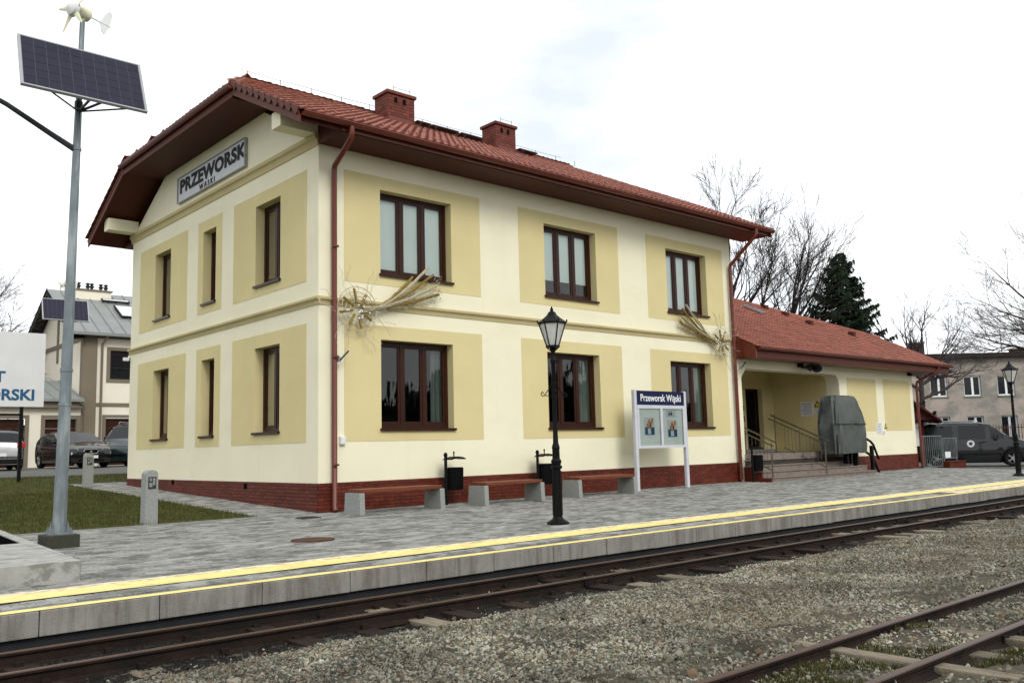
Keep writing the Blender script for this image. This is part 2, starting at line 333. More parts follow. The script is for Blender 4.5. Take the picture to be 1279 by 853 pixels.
# paving -------------------------------------------------------------
PX0, PX1 = -9.0, 30.0
b = MB()
xs = [-14, -9, -1.2, 14.2, 16, 18, 20, 22, 24, 25.7, 27, 28, 29, 45]; ys = [YE + 0.06, -3, 0]
nx = len(xs); b.add([(x, y, G(x, y) - 0.022) for y in ys for x in xs], [(j * nx + i, j * nx + i + 1, (j + 1) * nx + i + 1, (j + 1) * nx + i) for j in range(len(ys) - 1) for i in range(nx - 1)], 0, .5)
xs = [-1.2, 0, 14.2]; 
b.add([(-1.2, 0, -0.022), (0, 0, -0.022), (0, 12.3, G(0, 12.3) - .022), (-1.2, 12.3, G(0, 12.3) - .022)], [(0, 1, 2, 3)], 0, .5)
b.add([(0, 10.7, G(0, 10.7) - .022), (14, 10.7, G(0, 10.7) - .022), (14, 12.3, G(0, 12.3) - .022), (0, 12.3, G(0, 12.3) - .022)], [(0, 1, 2, 3)], 0, .5)
pave = tag(b.build('pavement', M['paver_bed']), kind='structure')
pav = MB(); pav.bbox(-0.096, -0.046, -0.05, 0.096, 0.046, 0, 0.004)
paver_me = MB(); c_ = 0.006
paver_me.add([(-.097, -.047, -.05), (.097, -.047, -.05), (.097, .047, -.05), (-.097, .047, -.05), (-.097, -.047, -c_), (.097, -.047, -c_), (.097, .047, -c_), (-.097, .047, -c_),
              (-.097 + c_, -.047 + c_, 0), (.097 - c_, -.047 + c_, 0), (.097 - c_, .047 - c_, 0), (-.097 + c_, .047 - c_, 0)],
             [(0, 1, 5, 4), (1, 2, 6, 5), (2, 3, 7, 6), (3, 0, 4, 7), (4, 5, 9, 8), (5, 6, 10, 9), (6, 7, 11, 10), (7, 4, 8, 11), (8, 9, 10, 11)], 0, 0.0)
pv_v = [Vector(p) for p in paver_me.v]; pv_f = list(paver_me.f)
paver_mesh = paver_me.mesh('paver', M['paver'])
cells = []
def in_slab(x, y): return x < -5.80 and -5.5 < y < 0.2
ny = int((7.05 - 0.0) / 0.1)
for j in range(ny):
    y = -0.05 - j * 0.1
    if y < YE + 0.30: break
    off = 0.1 * (j % 2)
    x = PX0 + off
    while x < PX1:
        if not in_slab(x, y) and not (13.97 < x < 20.5 and y > -0.93): cells.append((x, y))
        x += 0.2
for j in range(123):
    y = 0.05 + j * 0.1
    x = -1.1 + 0.1 * (j % 2)
    while x < (0.0 if y < 10.75 else 9.0): cells.append((x, y)); x += 0.2
def pz(x, y): return G(x, y) + 0.004 * math.sin(x * 1.3 + 2) * math.sin(y * 1.7)
cells.sort(key=lambda c: (c[0] + 8.66) ** 2 + (c[1] + 15.4) ** 2 + (1e4 if c[0] < -6.5 else 0))
rest = MB()
for i, (x, y) in enumerate(cells):
    z = pz(x, y) + rnd.uniform(-.002, .002)
    if i < 300:
        o = link('paver', paver_mesh, pave, (x, y, z)); o.rotation_euler = (rnd.uniform(-.012, .012), rnd.uniform(-.008, .008), 0)
    else:
        tx, ty = rnd.uniform(-.012, .012), rnd.uniform(-.008, .008)
        rest.add([(x + p.x, y + p.y, z + p.z + tx * p.y + ty * p.x) for p in pv_v], pv_f)
rest.build('small_pavers', M['paver'], pave, stuff=True)

# platform edge slabs
plat = tag(thing('platform_edge', None, None), kind='structure')
b = MB(); b.box(-14, YE + 0.05, -0.5, 60, YE + 0.3, -0.29); b.build('edge_footing', M['edge_dark'], plat)
pitch = 0.985
for i in range(72):
    x0 = -13.48 + i * pitch
    zt = G(0, YE) + 0.003 - 0.12 * sstep(25.7, 29, x0)
    s = MB(); s.bbox(x0 + 0.004, YE + rnd.uniform(-.003, .003), -0.305 + rnd.uniform(-.006, .006), x0 + pitch - 0.004, YE + 0.26, zt, 0.008)
    s.build('edge_slab', M['edge'], plat)
def strip(name, y0, y1, mt, dz, x0=-14, x1=60, wob=0.006, step=0.25, parent=None):
    s = MB(); n = int((x1 - x0) / step); vs = []
    for i in range(n + 1):
        x = x0 + i * step
        vs += [(x, y0 + rnd.uniform(-wob, wob), G(x, y0) + dz), (x, y1 + rnd.uniform(-wob, wob), G(x, y1) + dz)]
    s.add(vs, [(2 * i, 2 * i + 2, 2 * i + 3, 2 * i + 1) for i in range(n)], 0, .5)
    return s.build(name, mt, parent)
ln = tag(thing('safety_lines', None, None), kind='structure')
strip('inner_yellow_line', -6.52, -6.14, M['paint'], 0.010, parent=ln)
strip('worn_line_margin', -6.145, -5.99, M['paint_worn'], 0.010, wob=0.03, parent=ln)
strip('worn_paint_patch', -6.96, -6.55, M['paint_worn'], 0.007, x0=12, x1=60, wob=0.03, parent=ln)
strip('outer_yellow_line', YE + 0.012, -6.99, M['paint'], 0.009, wob=0.004, parent=ln)

# rails + sleepers
def rail(name, yc, z0=-0.41, zt=-0.3):
    h = zt - z0; hw, fw, ww = 0.030, 0.055, 0.008
    pr = [(-fw, z0), (fw, z0), (fw, z0 + .008), (ww + .006, z0 + .022), (ww, z0 + .035), (ww, zt - .034), (hw, zt - .024), (hw, zt - .007), (hw - .007, zt), (-hw + .007, zt), (-hw, zt - .007), (-hw, zt - .024), (-ww, zt - .034), (-ww, z0 + .035), (-ww - .006, z0 + .022), (-fw, z0 + .008)]
    root = b_ = MB(); x = -16.0
    L = 76.0
    n = len(pr); vs = [(x, yc + p[0], p[1]) for p in pr] + [(x + L, yc + p[0], p[1]) for p in pr]
    fs = [(i, (i + 1) % n, n + (i + 1) % n, n + i) for i in range(n)]
    for k, f in enumerate(fs): b_.add([vs[i] for i in f], [(0, 1, 2, 3)], 1 if k in (7, 8, 9) else 0, .5)
    return b_
def track(name, label, ya, yb, xs_, y_near, y_far, pale, cover=False):
    t = thing(name, label, 'railway track', (0, 0, 0))
    for yc in (ya, yb): rail('rail', yc, z0=-.437 if ya > -9 else -.41).build('rail', [M['rail'], M['railtop']], t)
    sl = []
    for i, x in enumerate(xs_):
        far_ = y_near > -9; wv = rnd.uniform(.095, .125) if far_ else rnd.uniform(.075, .10); zt = (-0.412 + rnd.uniform(-.012, .010)) if far_ else rnd.uniform(-.418, -.384); e = rnd.uniform(-.08, .06)
        s = MB(); s.bbox(-wv, y_near + e, -.52, wv, y_far, 0, 0.012)
        me = s
        o = me.build('sleeper', M['sleep_p'] if pale(i, x) else M['sleep'], t, loc=(x, 0, zt), rz=0)
        o.rotation_euler = (rnd.uniform(-.004, .004), 0, rnd.uniform(-.02, .02) * 0.1)
        sl.append(o)
    # fishplates and fastenings
    f = MB()
    for x in xs_:
        for yc in (ya, yb):
            for sgn in (-1, 1): f.box(x - .03, yc + sgn * .055 - .02, -.42, x + .03, yc + sgn * .055 + .02, -.375)
    f.build('rail_fastenings', M['rail'], t, stuff=True)
    for xj in (-1.2, 7.8, 16.8):
        for yc in (ya, yb):
            p = MB()
            for sgn in (-1, 1): p.box(xj - .22, yc + sgn * .012, -.385, xj + .22, yc + sgn * .028, -.332); 
            for k in range(4):
                for sgn in (-1, 1): p.box(xj - .17 + k * .113 - .012, yc + sgn * .028, -.37, xj - .17 + k * .113 + .012, yc + sgn * .042, -.347)
            p.build('fishplate', M['rail'], t)
    return t
xs1 = [-9.3, -8.7, -8.1, -7.45, -6.85, -6.2, -5.56, -4.93, -4.27, -3.66, -3.28, -2.6, -1.95, -1.3, -0.64, -0.10, 0.55, 1.22, 1.9, 2.55, 2.95, 3.6, 4.2, 4.8, 5.38, 6.02, 6.71, 7.45, 7.95, 8.56, 9.17, 9.8] + [10.4 + i * .62 for i in range(40)]
pale_set = {-6.2, -3.66, -0.64, -0.10, 5.38, 6.02, 6.71, 7.45, 7.95, 8.56, 9.17}
track('railway_track', 'narrow gauge track with rusty rails right below the platform edge', -7.61, -8.36, xs1, -8.83, -7.2, lambda i, x: x in pale_set)
xs2 = [-6.0, -5.4, -4.8, -4.2, -3.65, -3.05, -2.49, -1.92, -1.33, -0.75, -0.15, .45, 1.05, 1.65, 2.2, 2.8]
track('railway_track', 'nearer narrow gauge track with mossy sleepers in the lower right corner', -11.92, -12.66, xs2, -13.1, -11.5, lambda i, x: True)

# scattered stone: geometry nodes
def stone_mat(name, cols, rough=0.85, dust=.45):
    m = bpy.data.materials.new(name); m.use_nodes = True; nt = m.node_tree; N = nt.nodes; L = nt.links; b = N['Principled BSDF']; b.inputs['Roughness'].default_value = rough
    oi = N.new('ShaderNodeObjectInfo'); r = N.new('ShaderNodeValToRGB'); r.color_ramp.interpolation = 'CONSTANT'
    e = r.color_ramp.elements; e[0].position = 0; e[0].color = tuple(cols[0][1]) + (1,); acc = cols[0][0]; e.remove(e[1])
    for wgt, c in cols[1:]:
        k = e.new(acc); k.color = tuple(c) + (1,); acc += wgt
    geo = N.new('ShaderNodeNewGeometry'); n = N.new('ShaderNodeTexNoise'); n.inputs['Scale'].default_value = 1.4; n.inputs['Detail'].default_value = 4; L.new(geo.outputs['Position'], n.inputs['Vector'])
    mr = N.new('ShaderNodeMapRange'); mr.inputs['From Min'].default_value = .4; mr.inputs['From Max'].default_value = .62; mr.inputs['To Min'].default_value = .55; mr.inputs['To Max'].default_value = 1.1; L.new(n.outputs[0], mr.inputs[0])
    v = N.new('ShaderNodeVectorMath'); v.operation = 'SCALE'; L.new(oi.outputs['Random'], r.inputs[0]); L.new(r.outputs[0], v.inputs[0]); L.new(mr.outputs[0], v.inputs['Scale']); 
    n3 = N.new('ShaderNodeTexNoise'); n3.inputs['Scale'].default_value = .8; n3.inputs['Detail'].default_value = 5; L.new(geo.outputs['Position'], n3.inputs['Vector'])
    m3 = N.new('ShaderNodeMapRange'); m3.inputs['From Min'].default_value = .45; m3.inputs['From Max'].default_value = .65; m3.inputs['To Max'].default_value = dust; L.new(n3.outputs[0], m3.inputs[0])
    x3 = N.new('ShaderNodeMixRGB'); x3.inputs[2].default_value = (.085, .062, .032, 1); L.new(m3.outputs[0], x3.inputs['Fac']); L.new(v.outputs[0], x3.inputs[1]); L.new(x3.outputs[0], b.inputs['Base Color'])
    return m
M['stone'] = stone_mat('ballast_stone', [(.28, (.215, .20, .142)), (.20, (.31, .295, .225)), (.20, (.060, .054, .037)), (.12, (.36, .355, .30)), (.08, (.18, .118, .066)), (.12, (.125, .140, .108)), (.02, (.56, .55, .50)), (.02, (.02, .018, .016))])
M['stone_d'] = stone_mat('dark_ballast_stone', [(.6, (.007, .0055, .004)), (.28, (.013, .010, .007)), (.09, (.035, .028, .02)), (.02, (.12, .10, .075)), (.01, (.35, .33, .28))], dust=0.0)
def scatter(name, polys, zf, density, smin, smax, mt, seed=0, label=None, dz=0.0, flat=0.6):
    """polys: list of (x0,x1,y0,y1,density)"""
    b = MB(); dens = []
    for (x0, x1, y0, y1, dn) in polys:
        nx = max(1, int((x1 - x0) / .35)); ny_ = max(1, int((y1 - y0) / .25)); X = np.linspace(x0, x1, nx + 1); Y = np.linspace(y0, y1, ny_ + 1)
        b.add([(x, y, zf(x, y) + dz) for y in Y for x in X], [(j * (nx + 1) + i, j * (nx + 1) + i + 1, (j + 1) * (nx + 1) + i + 1, (j + 1) * (nx + 1) + i) for j in range(ny_) for i in range(nx)], 0, dn)
    o = b.build(name, mt); o['kind'] = 'stuff'
    if label: o['label'] = label
    ng = bpy.data.node_groups.new(name, 'GeometryNodeTree'); ng.interface.new_socket('Geometry', in_out='INPUT', socket_type='NodeSocketGeometry'); ng.interface.new_socket('Geometry', in_out='OUTPUT', socket_type='NodeSocketGeometry')
    N = ng.nodes; L = ng.links; gi = N.new('NodeGroupInput'); go = N.new('NodeGroupOutput')
    ds = N.new('GeometryNodeDistributePointsOnFaces'); ds.inputs['Seed'].default_value = seed
    na = N.new('GeometryNodeInputNamedAttribute'); na.data_type = 'FLOAT'; na.inputs['Name'].default_value = 'tint'
    L.new(na.outputs['Attribute'], ds.inputs['Density']); L.new(gi.outputs[0], ds.inputs['Mesh'])
    jn = N.new('GeometryNodeJoinGeometry')
    for k in range(4):
        ic = N.new('GeometryNodeMeshIcoSphere'); ic.inputs['Radius'].default_value = 0.5; ic.inputs['Subdivisions'].default_value = 1
        sp = N.new('GeometryNodeSetPosition'); nz = N.new('ShaderNodeTexNoise'); nz.inputs['Scale'].default_value = 1.3; nz.noise_dimensions = '4D'; nz.inputs['W'].default_value = k * 3.7 + seed
        sb = N.new('ShaderNodeVectorMath'); sb.operation = 'SUBTRACT'; sb.inputs[1].default_value = (.5, .5, .5); L.new(nz.outputs['Color'], sb.inputs[0])
        sl = N.new('ShaderNodeVectorMath'); sl.operation = 'SCALE'; sl.inputs['Scale'].default_value = 1.5; L.new(sb.outputs[0], sl.inputs[0])
        L.new(ic.outputs['Mesh'], sp.inputs['Geometry']); L.new(sl.outputs[0], sp.inputs['Offset'])
        sm = N.new('GeometryNodeSetMaterial'); sm.inputs['Material'].default_value = mt; L.new(sp.outputs[0], sm.inputs['Geometry'])
        g2 = N.new('GeometryNodeGeometryToInstance'); L.new(sm.outputs[0], g2.inputs[0]); L.new(g2.outputs[0], jn.inputs[0])
    ip = N.new('GeometryNodeInstanceOnPoints'); ip.inputs['Pick Instance'].default_value = True; L.new(ds.outputs['Points'], ip.inputs['Points']); L.new(jn.outputs[0], ip.inputs['Instance'])
    rr = N.new('FunctionNodeRandomValue'); rr.data_type = 'FLOAT_VECTOR'; rr.inputs[1].default_value = (6.28, 6.28, 6.28); L.new(rr.outputs[0], ip.inputs['Rotation'])
    rs = N.new('FunctionNodeRandomValue'); rs.data_type = 'FLOAT'; rs.inputs[2].default_value = 0; rs.inputs[3].default_value = 1; rs.inputs['Seed'].default_value = 5
    pw = N.new('ShaderNodeMath'); pw.operation = 'POWER'; pw.inputs[1].default_value = 2.2; L.new(rs.outputs[1], pw.inputs[0])
    mr = N.new('ShaderNodeMapRange'); mr.inputs['To Min'].default_value = smin; mr.inputs['To Max'].default_value = smax; L.new(pw.outputs[0], mr.inputs['Value'])
    cx = N.new('ShaderNodeCombineXYZ'); ml = N.new('ShaderNodeMath'); ml.operation = 'MULTIPLY'; ml.inputs[1].default_value = flat
    L.new(mr.outputs[0], cx.inputs[0]); L.new(mr.outputs[0], ml.inputs[0]); L.new(mr.outputs[0], cx.inputs[1]); L.new(ml.outputs[0], cx.inputs[2]); L.new(cx.outputs[0], ip.inputs['Scale'])
    L.new(ip.outputs[0], go.inputs[0])
    md = o.modifiers.new('scatter', 'NODES'); md.node_group = ng
    return o
scatter('gravel', [(-8, 4, -11.9, -8.72, 3300), (4, 12, -11.9, -8.66, 2200), (-8, 4, -8.72, -8.6, 700), (12, 30, -14, -8.55, 380), (-6, 8, -12.6, -11.96, 1300), (3, 12, -15, -11.75, 800), (-6, 3, -14.5, -12.75, 900), (-16, -8, -12, -8.5, 200)], bedz, 1, .010, .044, M['stone'], 1, 'grey ballast stones between and beside the two tracks')
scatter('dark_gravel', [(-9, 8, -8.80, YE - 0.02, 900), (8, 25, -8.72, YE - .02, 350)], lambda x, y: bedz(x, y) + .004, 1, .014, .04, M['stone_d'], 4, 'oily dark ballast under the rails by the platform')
scatter('stray_stones', [(-6, 12, -13.4, -8.6, 4), (-4, 3, -11.9, -11.3, 12)], lambda x, y: bedz(x, y) + .01, 1, .05, .085, M['stone'], 9, 'larger pale stones scattered over the ballast')
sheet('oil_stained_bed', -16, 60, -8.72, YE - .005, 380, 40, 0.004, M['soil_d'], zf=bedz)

# ------------------------------------------------------------------ grass
def blades(name, regions, n, h0, h1, wd, mt, label, zf=G, dz=0, clump=None):
    rs = np.random.RandomState(3 + n); tot = sum((r[1] - r[0]) * (r[3] - r[2]) * r[4] for r in regions); V = []; F = []; T = []
    for (x0, x1, y0, y1, wg) in regions:
        k = int(n * (x1 - x0) * (y1 - y0) * wg / tot)
        X = rs.uniform(x0, x1, k); Y = rs.uniform(y0, y1, k)
        if clump:
            keep = np.array([clump(a, c) for a, c in zip(X, Y)]); X = X[keep]; Y = Y[keep]; k = len(X)
        A = rs.uniform(0, 6.28, k); H = rs.uniform(h0, h1, k); B = rs.uniform(0, 6.28, k); Ln = rs.uniform(0, .7, k) * H
        for i in range(k):
            z = zf(X[i], Y[i]) + dz; dx, dy = math.cos(A[i]) * wd, math.sin(A[i]) * wd; o = len(V)
            V += [(X[i] - dx, Y[i] - dy, z - .01), (X[i] + dx, Y[i] + dy, z - .01), (X[i] + math.cos(B[i]) * Ln[i], Y[i] + math.sin(B[i]) * Ln[i], z + H[i])]
            F.append((o, o + 1, o + 2))
    me = bpy.data.meshes.new(name); me.from_pydata(V, [], F); me.materials.append(mt); me.update()
    return tag(link(name, me), label, kind='stuff')
b = MB()
def lawn_poly(x0, x1, y0, y1, n=8):
    for i in range(n):
        a = y0 + (y1 - y0) * i / n; c = y0 + (y1 - y0) * (i + 1) / n
        b.add([(x0, a, G(-5, a) + .012), (x1, a, G(-5, a) + .012), (x1, c, G(-5, c) + .012), (x0, c, G(-5, c) + .012)], [(0, 1, 2, 3)], 0, .5)
lawn_poly(-60, -1.25, 0.0, 16.6, 12); lawn_poly(-1.25, 14, 12.35, 16.6, 3)
tag(b.build('lawn_soil', M['grass']), kind='structure')
blades('lawn_grass', [(-9, -1.22, -0.02, 9, 1.6), (-9, -1.27, 9, 16.5, .8), (-1.3, 3.5, 12.4, 16.5, .8)], 80000, .025, .085, .007, M['grass'], 'short winter grass of the lawn left of the station')
def weedy(x, y): return math.sin(x * 1.7 + 2) * math.sin(y * 2.9 + x * .8) + .4 * math.sin(x * 6 + y * 3) > .72
blades('weeds', [(-5, 9, -11.8, -8.9, 1)], 26000, .01, .035, .005, M['moss'], 'sparse weeds in the ballast between the two tracks', zf=bedz, clump=weedy)
def mossy(x, y): return (math.sin(x * 2.1 + 1.3) * math.sin(y * 3.3 + x) + .5 * math.sin(x * 5 + y * 4)) > -0.15
blades('trackside_moss', [(-3.6, -1.2, -12.6, -11.98, 2.2), (-2.6, 1.5, -13.6, -12.72, 2.0)], 17000, .012, .045, .006, M['moss'], 'moss and short grass growing around the nearer rails', zf=bedz, clump=mossy)
# kerb that follows the slope
k = MB(); k.bbox(-9, -0.065, -0.1, -1.185, -0.002, .02, .006)
for i in range(12):
    z0 = G(0, i * 1.03); z1 = G(0, i * 1.03 + 1.0); x0, x1 = -1.245, -1.19
    k.add([(x0, i * 1.03, z0 + .02), (x1, i * 1.03, z0 + .02), (x1, i * 1.03 + 1.02, z1 + .02), (x0, i * 1.03 + 1.02, z1 + .02), (x0, i * 1.03, z0 - .1), (x1, i * 1.03, z0 - .1), (x1, i * 1.03 + 1.02, z1 - .1), (x0, i * 1.03 + 1.02, z1 - .1)],
          [(0, 1, 2, 3), (0, 4, 5, 1), (1, 5, 6, 2), (2, 6, 7, 3), (3, 7, 4, 0)])
tag(k.build('lawn_kerb', M['concrete']), kind='structure')
b = MB(); b.add([(-70, 16.6, G(0, 16.6) + .02), (40, 16.6, G(0, 16.6) + .02), (40, 22, .79), (-70, 22, .79), (-70, 45, .79), (40, 45, .79)], [(0, 1, 2, 3), (3, 2, 5, 4)], 0, .5)
tag(b.build('parking_road', M['asphalt']), kind='structure')
b = MB(); b.add([(28.6, -8, -.11), (80, -8, -.11), (80, 60, -.11), (28.6, 60, -.11)], [(0, 1, 2, 3)], 0, .5); tag(b.build('yard_road', M['asphalt']), kind='structure')

# ------------------------------------------------------------------ station building
ST = thing('station_building', 'two storey cream and ochre station building with red tiled half hipped roof', 'station building')
XR, YB, ZW, PT = 13.97, 10.68, 7.33, 0.557
s6 = 0.6
FW = {1: (0.958, 6.911, 2.402, 5.518), 2: (8.91, 14.808, 10.301, 13.365), 3: (16.738, 22.592, 18.144, 21.214)}
GW = {1: (0.784, 6.512, 2.67, 4.607), 2: (7.587, 9.925, 8.142, 9.395), 3: (11.055, 16.694, 12.907, 14.743)}
FW = {k: tuple(v * s6 for v in t) for k, t in FW.items()}; GW = {k: tuple(v * s6 for v in t) for k, t in GW.items()}
UPT, UPB, UWT, UWB = 6.87, 4.56, 6.594, 4.80
LPT, LPB, LWT, LWB = 3.709, 1.348, 3.424, 1.60
def wall_grid(mb, plane, c, a0, a1, z0, z1, holes, flip=False):
    """front face of a wall with rectangular holes"""
    A = sorted({a0, a1} | {h[0] for h in holes} | {h[1] for h in holes}); Zs = sorted({z0, z1} | {h[2] for h in holes} | {h[3] for h in holes})
    for i in range(len(A) - 1):
        for j in range(len(Zs) - 1):
            am, zm = (A[i] + A[i + 1]) / 2, (Zs[j] + Zs[j + 1]) / 2
            if any(h[0] < am < h[1] and h[2] < zm < h[3] for h in holes): continue
            P = (lambda a, z: (a, c, z)) if plane == 'y' else (lambda a, z: (c, a, z))
            mb.quad(P(A[i], Zs[j]), P(A[i + 1], Zs[j]), P(A[i + 1], Zs[j + 1]), P(A[i], Zs[j + 1]))
holesF = [(t[2], t[3], LWB, LWT) for t in FW.values()] + [(t[2], t[3], UWB, UWT) for t in FW.values()]
holesG = [(t[2], t[3], LWB, LWT) for t in GW.values()] + [(t[2], t[3], UWB, UWT) for t in GW.values()]
wb = MB()
wall_grid(wb, 'y', 0.0, 0, XR, PT, ZW + .1, holesF)
wall_grid(wb, 'x', 0.0, 0, YB, PT, ZW, holesG)
wb.add([(0, 0, ZW), (0, YB, ZW), (0, YB, 7.46), (0, 8.2, 8.72), (0, 2.5, 8.72), (0, 0, 7.46)], [(0, 1, 2, 3, 4, 5)])
wb.quad((XR, 0, 0), (XR, YB, 0), (XR, YB, 7.46), (XR, 0, 7.46)); wb.add([(XR, 0, 7.46), (XR, YB, 7.46), (XR, 8.2, 8.72), (XR, 2.5, 8.72)], [(0, 1, 2, 3)])
wb.quad((0, YB, 0), (XR, YB, 0), (XR, YB, ZW + .1), (0, YB, ZW + .1))
wb.build('wall', M['cream'], ST)
# interior shell
ib = MB()
for z0, z1 in ((0.6, 3.95), (4.05, 7.3)):
    ib.add([(.45, .45, z0), (XR - .3, .45, z0), (XR - .3, 4.2, z0), (.45, 4.2, z0), (.45, 4.2, z0), (.45, .45, z1), (XR - .3, .45, z1), (XR - .3, 4.2, z1), (.45, 4.2, z1)], [(0, 3, 2, 1), (5, 6, 7, 8), (3, 2, 7, 8)])
    ib.quad((3.4, .5, z0), (3.4, YB, z0), (3.4, YB, z1), (3.4, .5, z1)); ib.quad((.45, .45, z0), (3.4, .45, z0), (3.4, YB, z0), (.45, YB, z0)); ib.quad((.45, .45, z1), (3.4, .45, z1), (3.4, YB, z1), (.45, YB, z1))
ib.build('interior', M['interior'], ST)
# ochre plaster fields (5 mm proud) with window reveals
RV = 0.20
def field(plane, a0, a1, z0, z1, h):
    m_ = MB(); pr_ = -0.006; P = (lambda a, d, z: (a, d, z)) if plane == 'y' else (lambda a, d, z: (d, a, z))
    A = [a0, h[0], h[1], a1]; Z = [z0, h[2], h[3], z1]
    for i in range(3):
        for j in range(3):
            if i == 1 and j == 1: continue
            m_.quad(P(A[i], pr_, Z[j]), P(A[i + 1], pr_, Z[j]), P(A[i + 1], pr_, Z[j + 1]), P(A[i], pr_, Z[j + 1]))
    for (p, q) in (((a0, z0), (a1, z0)), ((a1, z0), (a1, z1)), ((a1, z1), (a0, z1)), ((a0, z1), (a0, z0))):
        m_.quad(P(p[0], pr_, p[1]), P(q[0], pr_, q[1]), P(q[0], 0.001, q[1]), P(p[0], 0.001, p[1]))
    for (p, q) in (((h[0], h[2]), (h[1], h[2])), ((h[1], h[2]), (h[1], h[3])), ((h[1], h[3]), (h[0], h[3])), ((h[0], h[3]), (h[0], h[2]))):
        m_.quad(P(p[0], pr_, p[1]), P(q[0], pr_, q[1]), P(q[0], RV + .02, q[1]), P(p[0], RV + .02, p[1]))
    m_.build('plaster_field', M['yellow'], ST)
def window(plane, h, n, blind, variant=0):
    """frame mesh as the window, panes/sill/blind as sub-parts; local a along the wall, d into it"""
    P = (lambda a, d, z: (a, d, z)) if plane == 'y' else (lambda a, d, z: (d, a, z))
    def bx(mb, a0, d0, z0, a1, d1, z1):
        p = P(a0, d0, z0); q = P(a1, d1, z1); mb.box(*p, *q)
    a0, a1, z0, z1 = h; f = MB(); d0, d1 = RV, RV + .07
    t = 0.075
    bx(f, a0, d0, z0, a0 + t, d1, z1); bx(f, a1 - t, d0, z0, a1, d1, z1); bx(f, a0 + t, d0, z0, a1 - t, d1, z0 + t); bx(f, a0 + t, d0, z1 - t, a1 - t, d1, z1)
    w_ = (a1 - a0 - 2 * t) / n; panes = []
    for i in range(1, n): bx(f, a0 + t + i * w_ - .035, d0 + .002, z0 + t, a0 + t + i * w_ + .035, d1, z1 - t)
    for i in range(n):   # sashes
        p0 = a0 + t + i * w_ + (.035 if i else 0); p1 = a0 + t + (i + 1) * w_ - (.035 if i < n - 1 else 0); q0, q1 = z0 + t, z1 - t; s_ = .055
        e0, e1 = d0 + .016, d1 - .004
        bx(f, p0, e0, q0, p0 + s_, e1, q1); bx(f, p1 - s_, e0, q0, p1, e1, q1); bx(f, p0 + s_, e0, q0, p1 - s_, e1, q0 + s_ + .02); bx(f, p0 + s_, e0, q1 - s_, p1 - s_, e1, q1)
        panes.append((p0 + s_, q0 + s_ + .02, p1 - s_, q1 - s_))
    wo = f.build('window', M['frame'], ST)
    for (p0, q0, p1, q1) in panes:
        g = MB(); g.add([P(p0, d0 + .035, q0), P(p1, d0 + .035, q0), P(p1, d0 + .035, q1), P(p0, d0 + .035, q1)], [(0, 1, 2, 3)]); g.build('pane', M['glass'] if plane == 'y' else M['glass_g'], wo)
    s_ = MB(); bx(s_, a0 - .035, -.055, z0 - .035, a1 + .035, RV + .01, z0 + .003); bx(s_, a0 - .035, -.06, z0 - .05, a1 + .035, -.045, z0 + .001); s_.build('sill', M['frame'], wo)
    tn = MB(); e_ = .03; dd0, dd1 = d1 + .001, .455
    for (p, q) in (((a0 - e_, z0 - e_), (a1 + e_, z0 - e_)), ((a1 + e_, z0 - e_), (a1 + e_, z1 + e_)), ((a1 + e_, z1 + e_), (a0 - e_, z1 + e_)), ((a0 - e_, z1 + e_), (a0 - e_, z0 - e_))): tn.quad(P(p[0], dd0, p[1]), P(q[0], dd0, q[1]), P(q[0], dd1, q[1]), P(p[0], dd1, p[1]))
    tn.build('inner_reveal', M['interior'], wo)
    # roller blind / curtain inside
    for i, (p0, q0, p1, q1) in enumerate(panes):
        c = MB()
        if blind is not None and blind < 1:
            zz = q1 - (q1 - q0) * blind if blind > 0 else None
            if zz is not None:
                c.add([P(p0 - .03, d1 + .008, zz), P(p1 + .03, d1 + .008, zz), P(p1 + .03, d1 + .008, q1 + .03), P(p0 - .03, d1 + .008, q1 + .03)], [(0, 1, 2, 3)]); c.build('blind', M['blind'], wo)
        elif blind == 1:
            c.add([P(p0 - .03, d1 + .008, q0 - .03), P(p1 + .03, d1 + .008, q0 - .03), P(p1 + .03, d1 + .008, q1 + .03), P(p0 - .03, d1 + .008, q1 + .03)], [(0, 1, 2, 3)]); c.build('blind', M['blind'], wo)
    if blind == 0 or blind is None:
        # pleated curtains drawn to the sides
        segs = 26
        spans = [(a1 - t - .30, a1 - t)] if n == 3 else [(a0, a0 + (a1 - a0) * .75)]
        if variant == 1: spans = [(a1 - t - .40, a1 - t)]
        if variant == 2: spans = [(a1 - t - .50, a1 - t)]
        for (u0, u1) in spans:
            c = MB(); vs = []
            for k_ in range(segs + 1):
                a = u0 + (u1 - u0) * k_ / segs; d = d1 + .07 + .025 * math.sin(k_ * 1.7)
                vs += [P(a, d, z0), P(a, d, z1)]
            c.add(vs, [(2 * k_, 2 * k_ + 2, 2 * k_ + 3, 2 * k_ + 1) for k_ in range(segs)])
            c.build('curtain', M['curtain'], wo)
    return wo
for k_, t in FW.items():
    field('y', t[0], t[1], UPB, UPT, (t[2], t[3], UWB, UWT)); field('y', t[0], t[1], LPB, LPT, (t[2], t[3], LWB, LWT))
    window('y', (t[2], t[3], UWB, UWT), 3, {1: 1, 2: .80, 3: 1}[k_]); window('y', (t[2], t[3], LWB, LWT), 3, 0, {1: 0, 2: 1, 3: 2}[k_])
for k_, t in GW.items():
    field('x', t[0], t[1], UPB, UPT, (t[2], t[3], UWB, UWT)); field('x', t[0], t[1], LPB, LPT, (t[2], t[3], LWB, LWT))
    window('x', (t[2], t[3], UWB, UWT), 2 if k_ != 2 else 1, 0); window('x', (t[2], t[3], LWB, LWT), 2 if k_ != 2 else 1, 0)
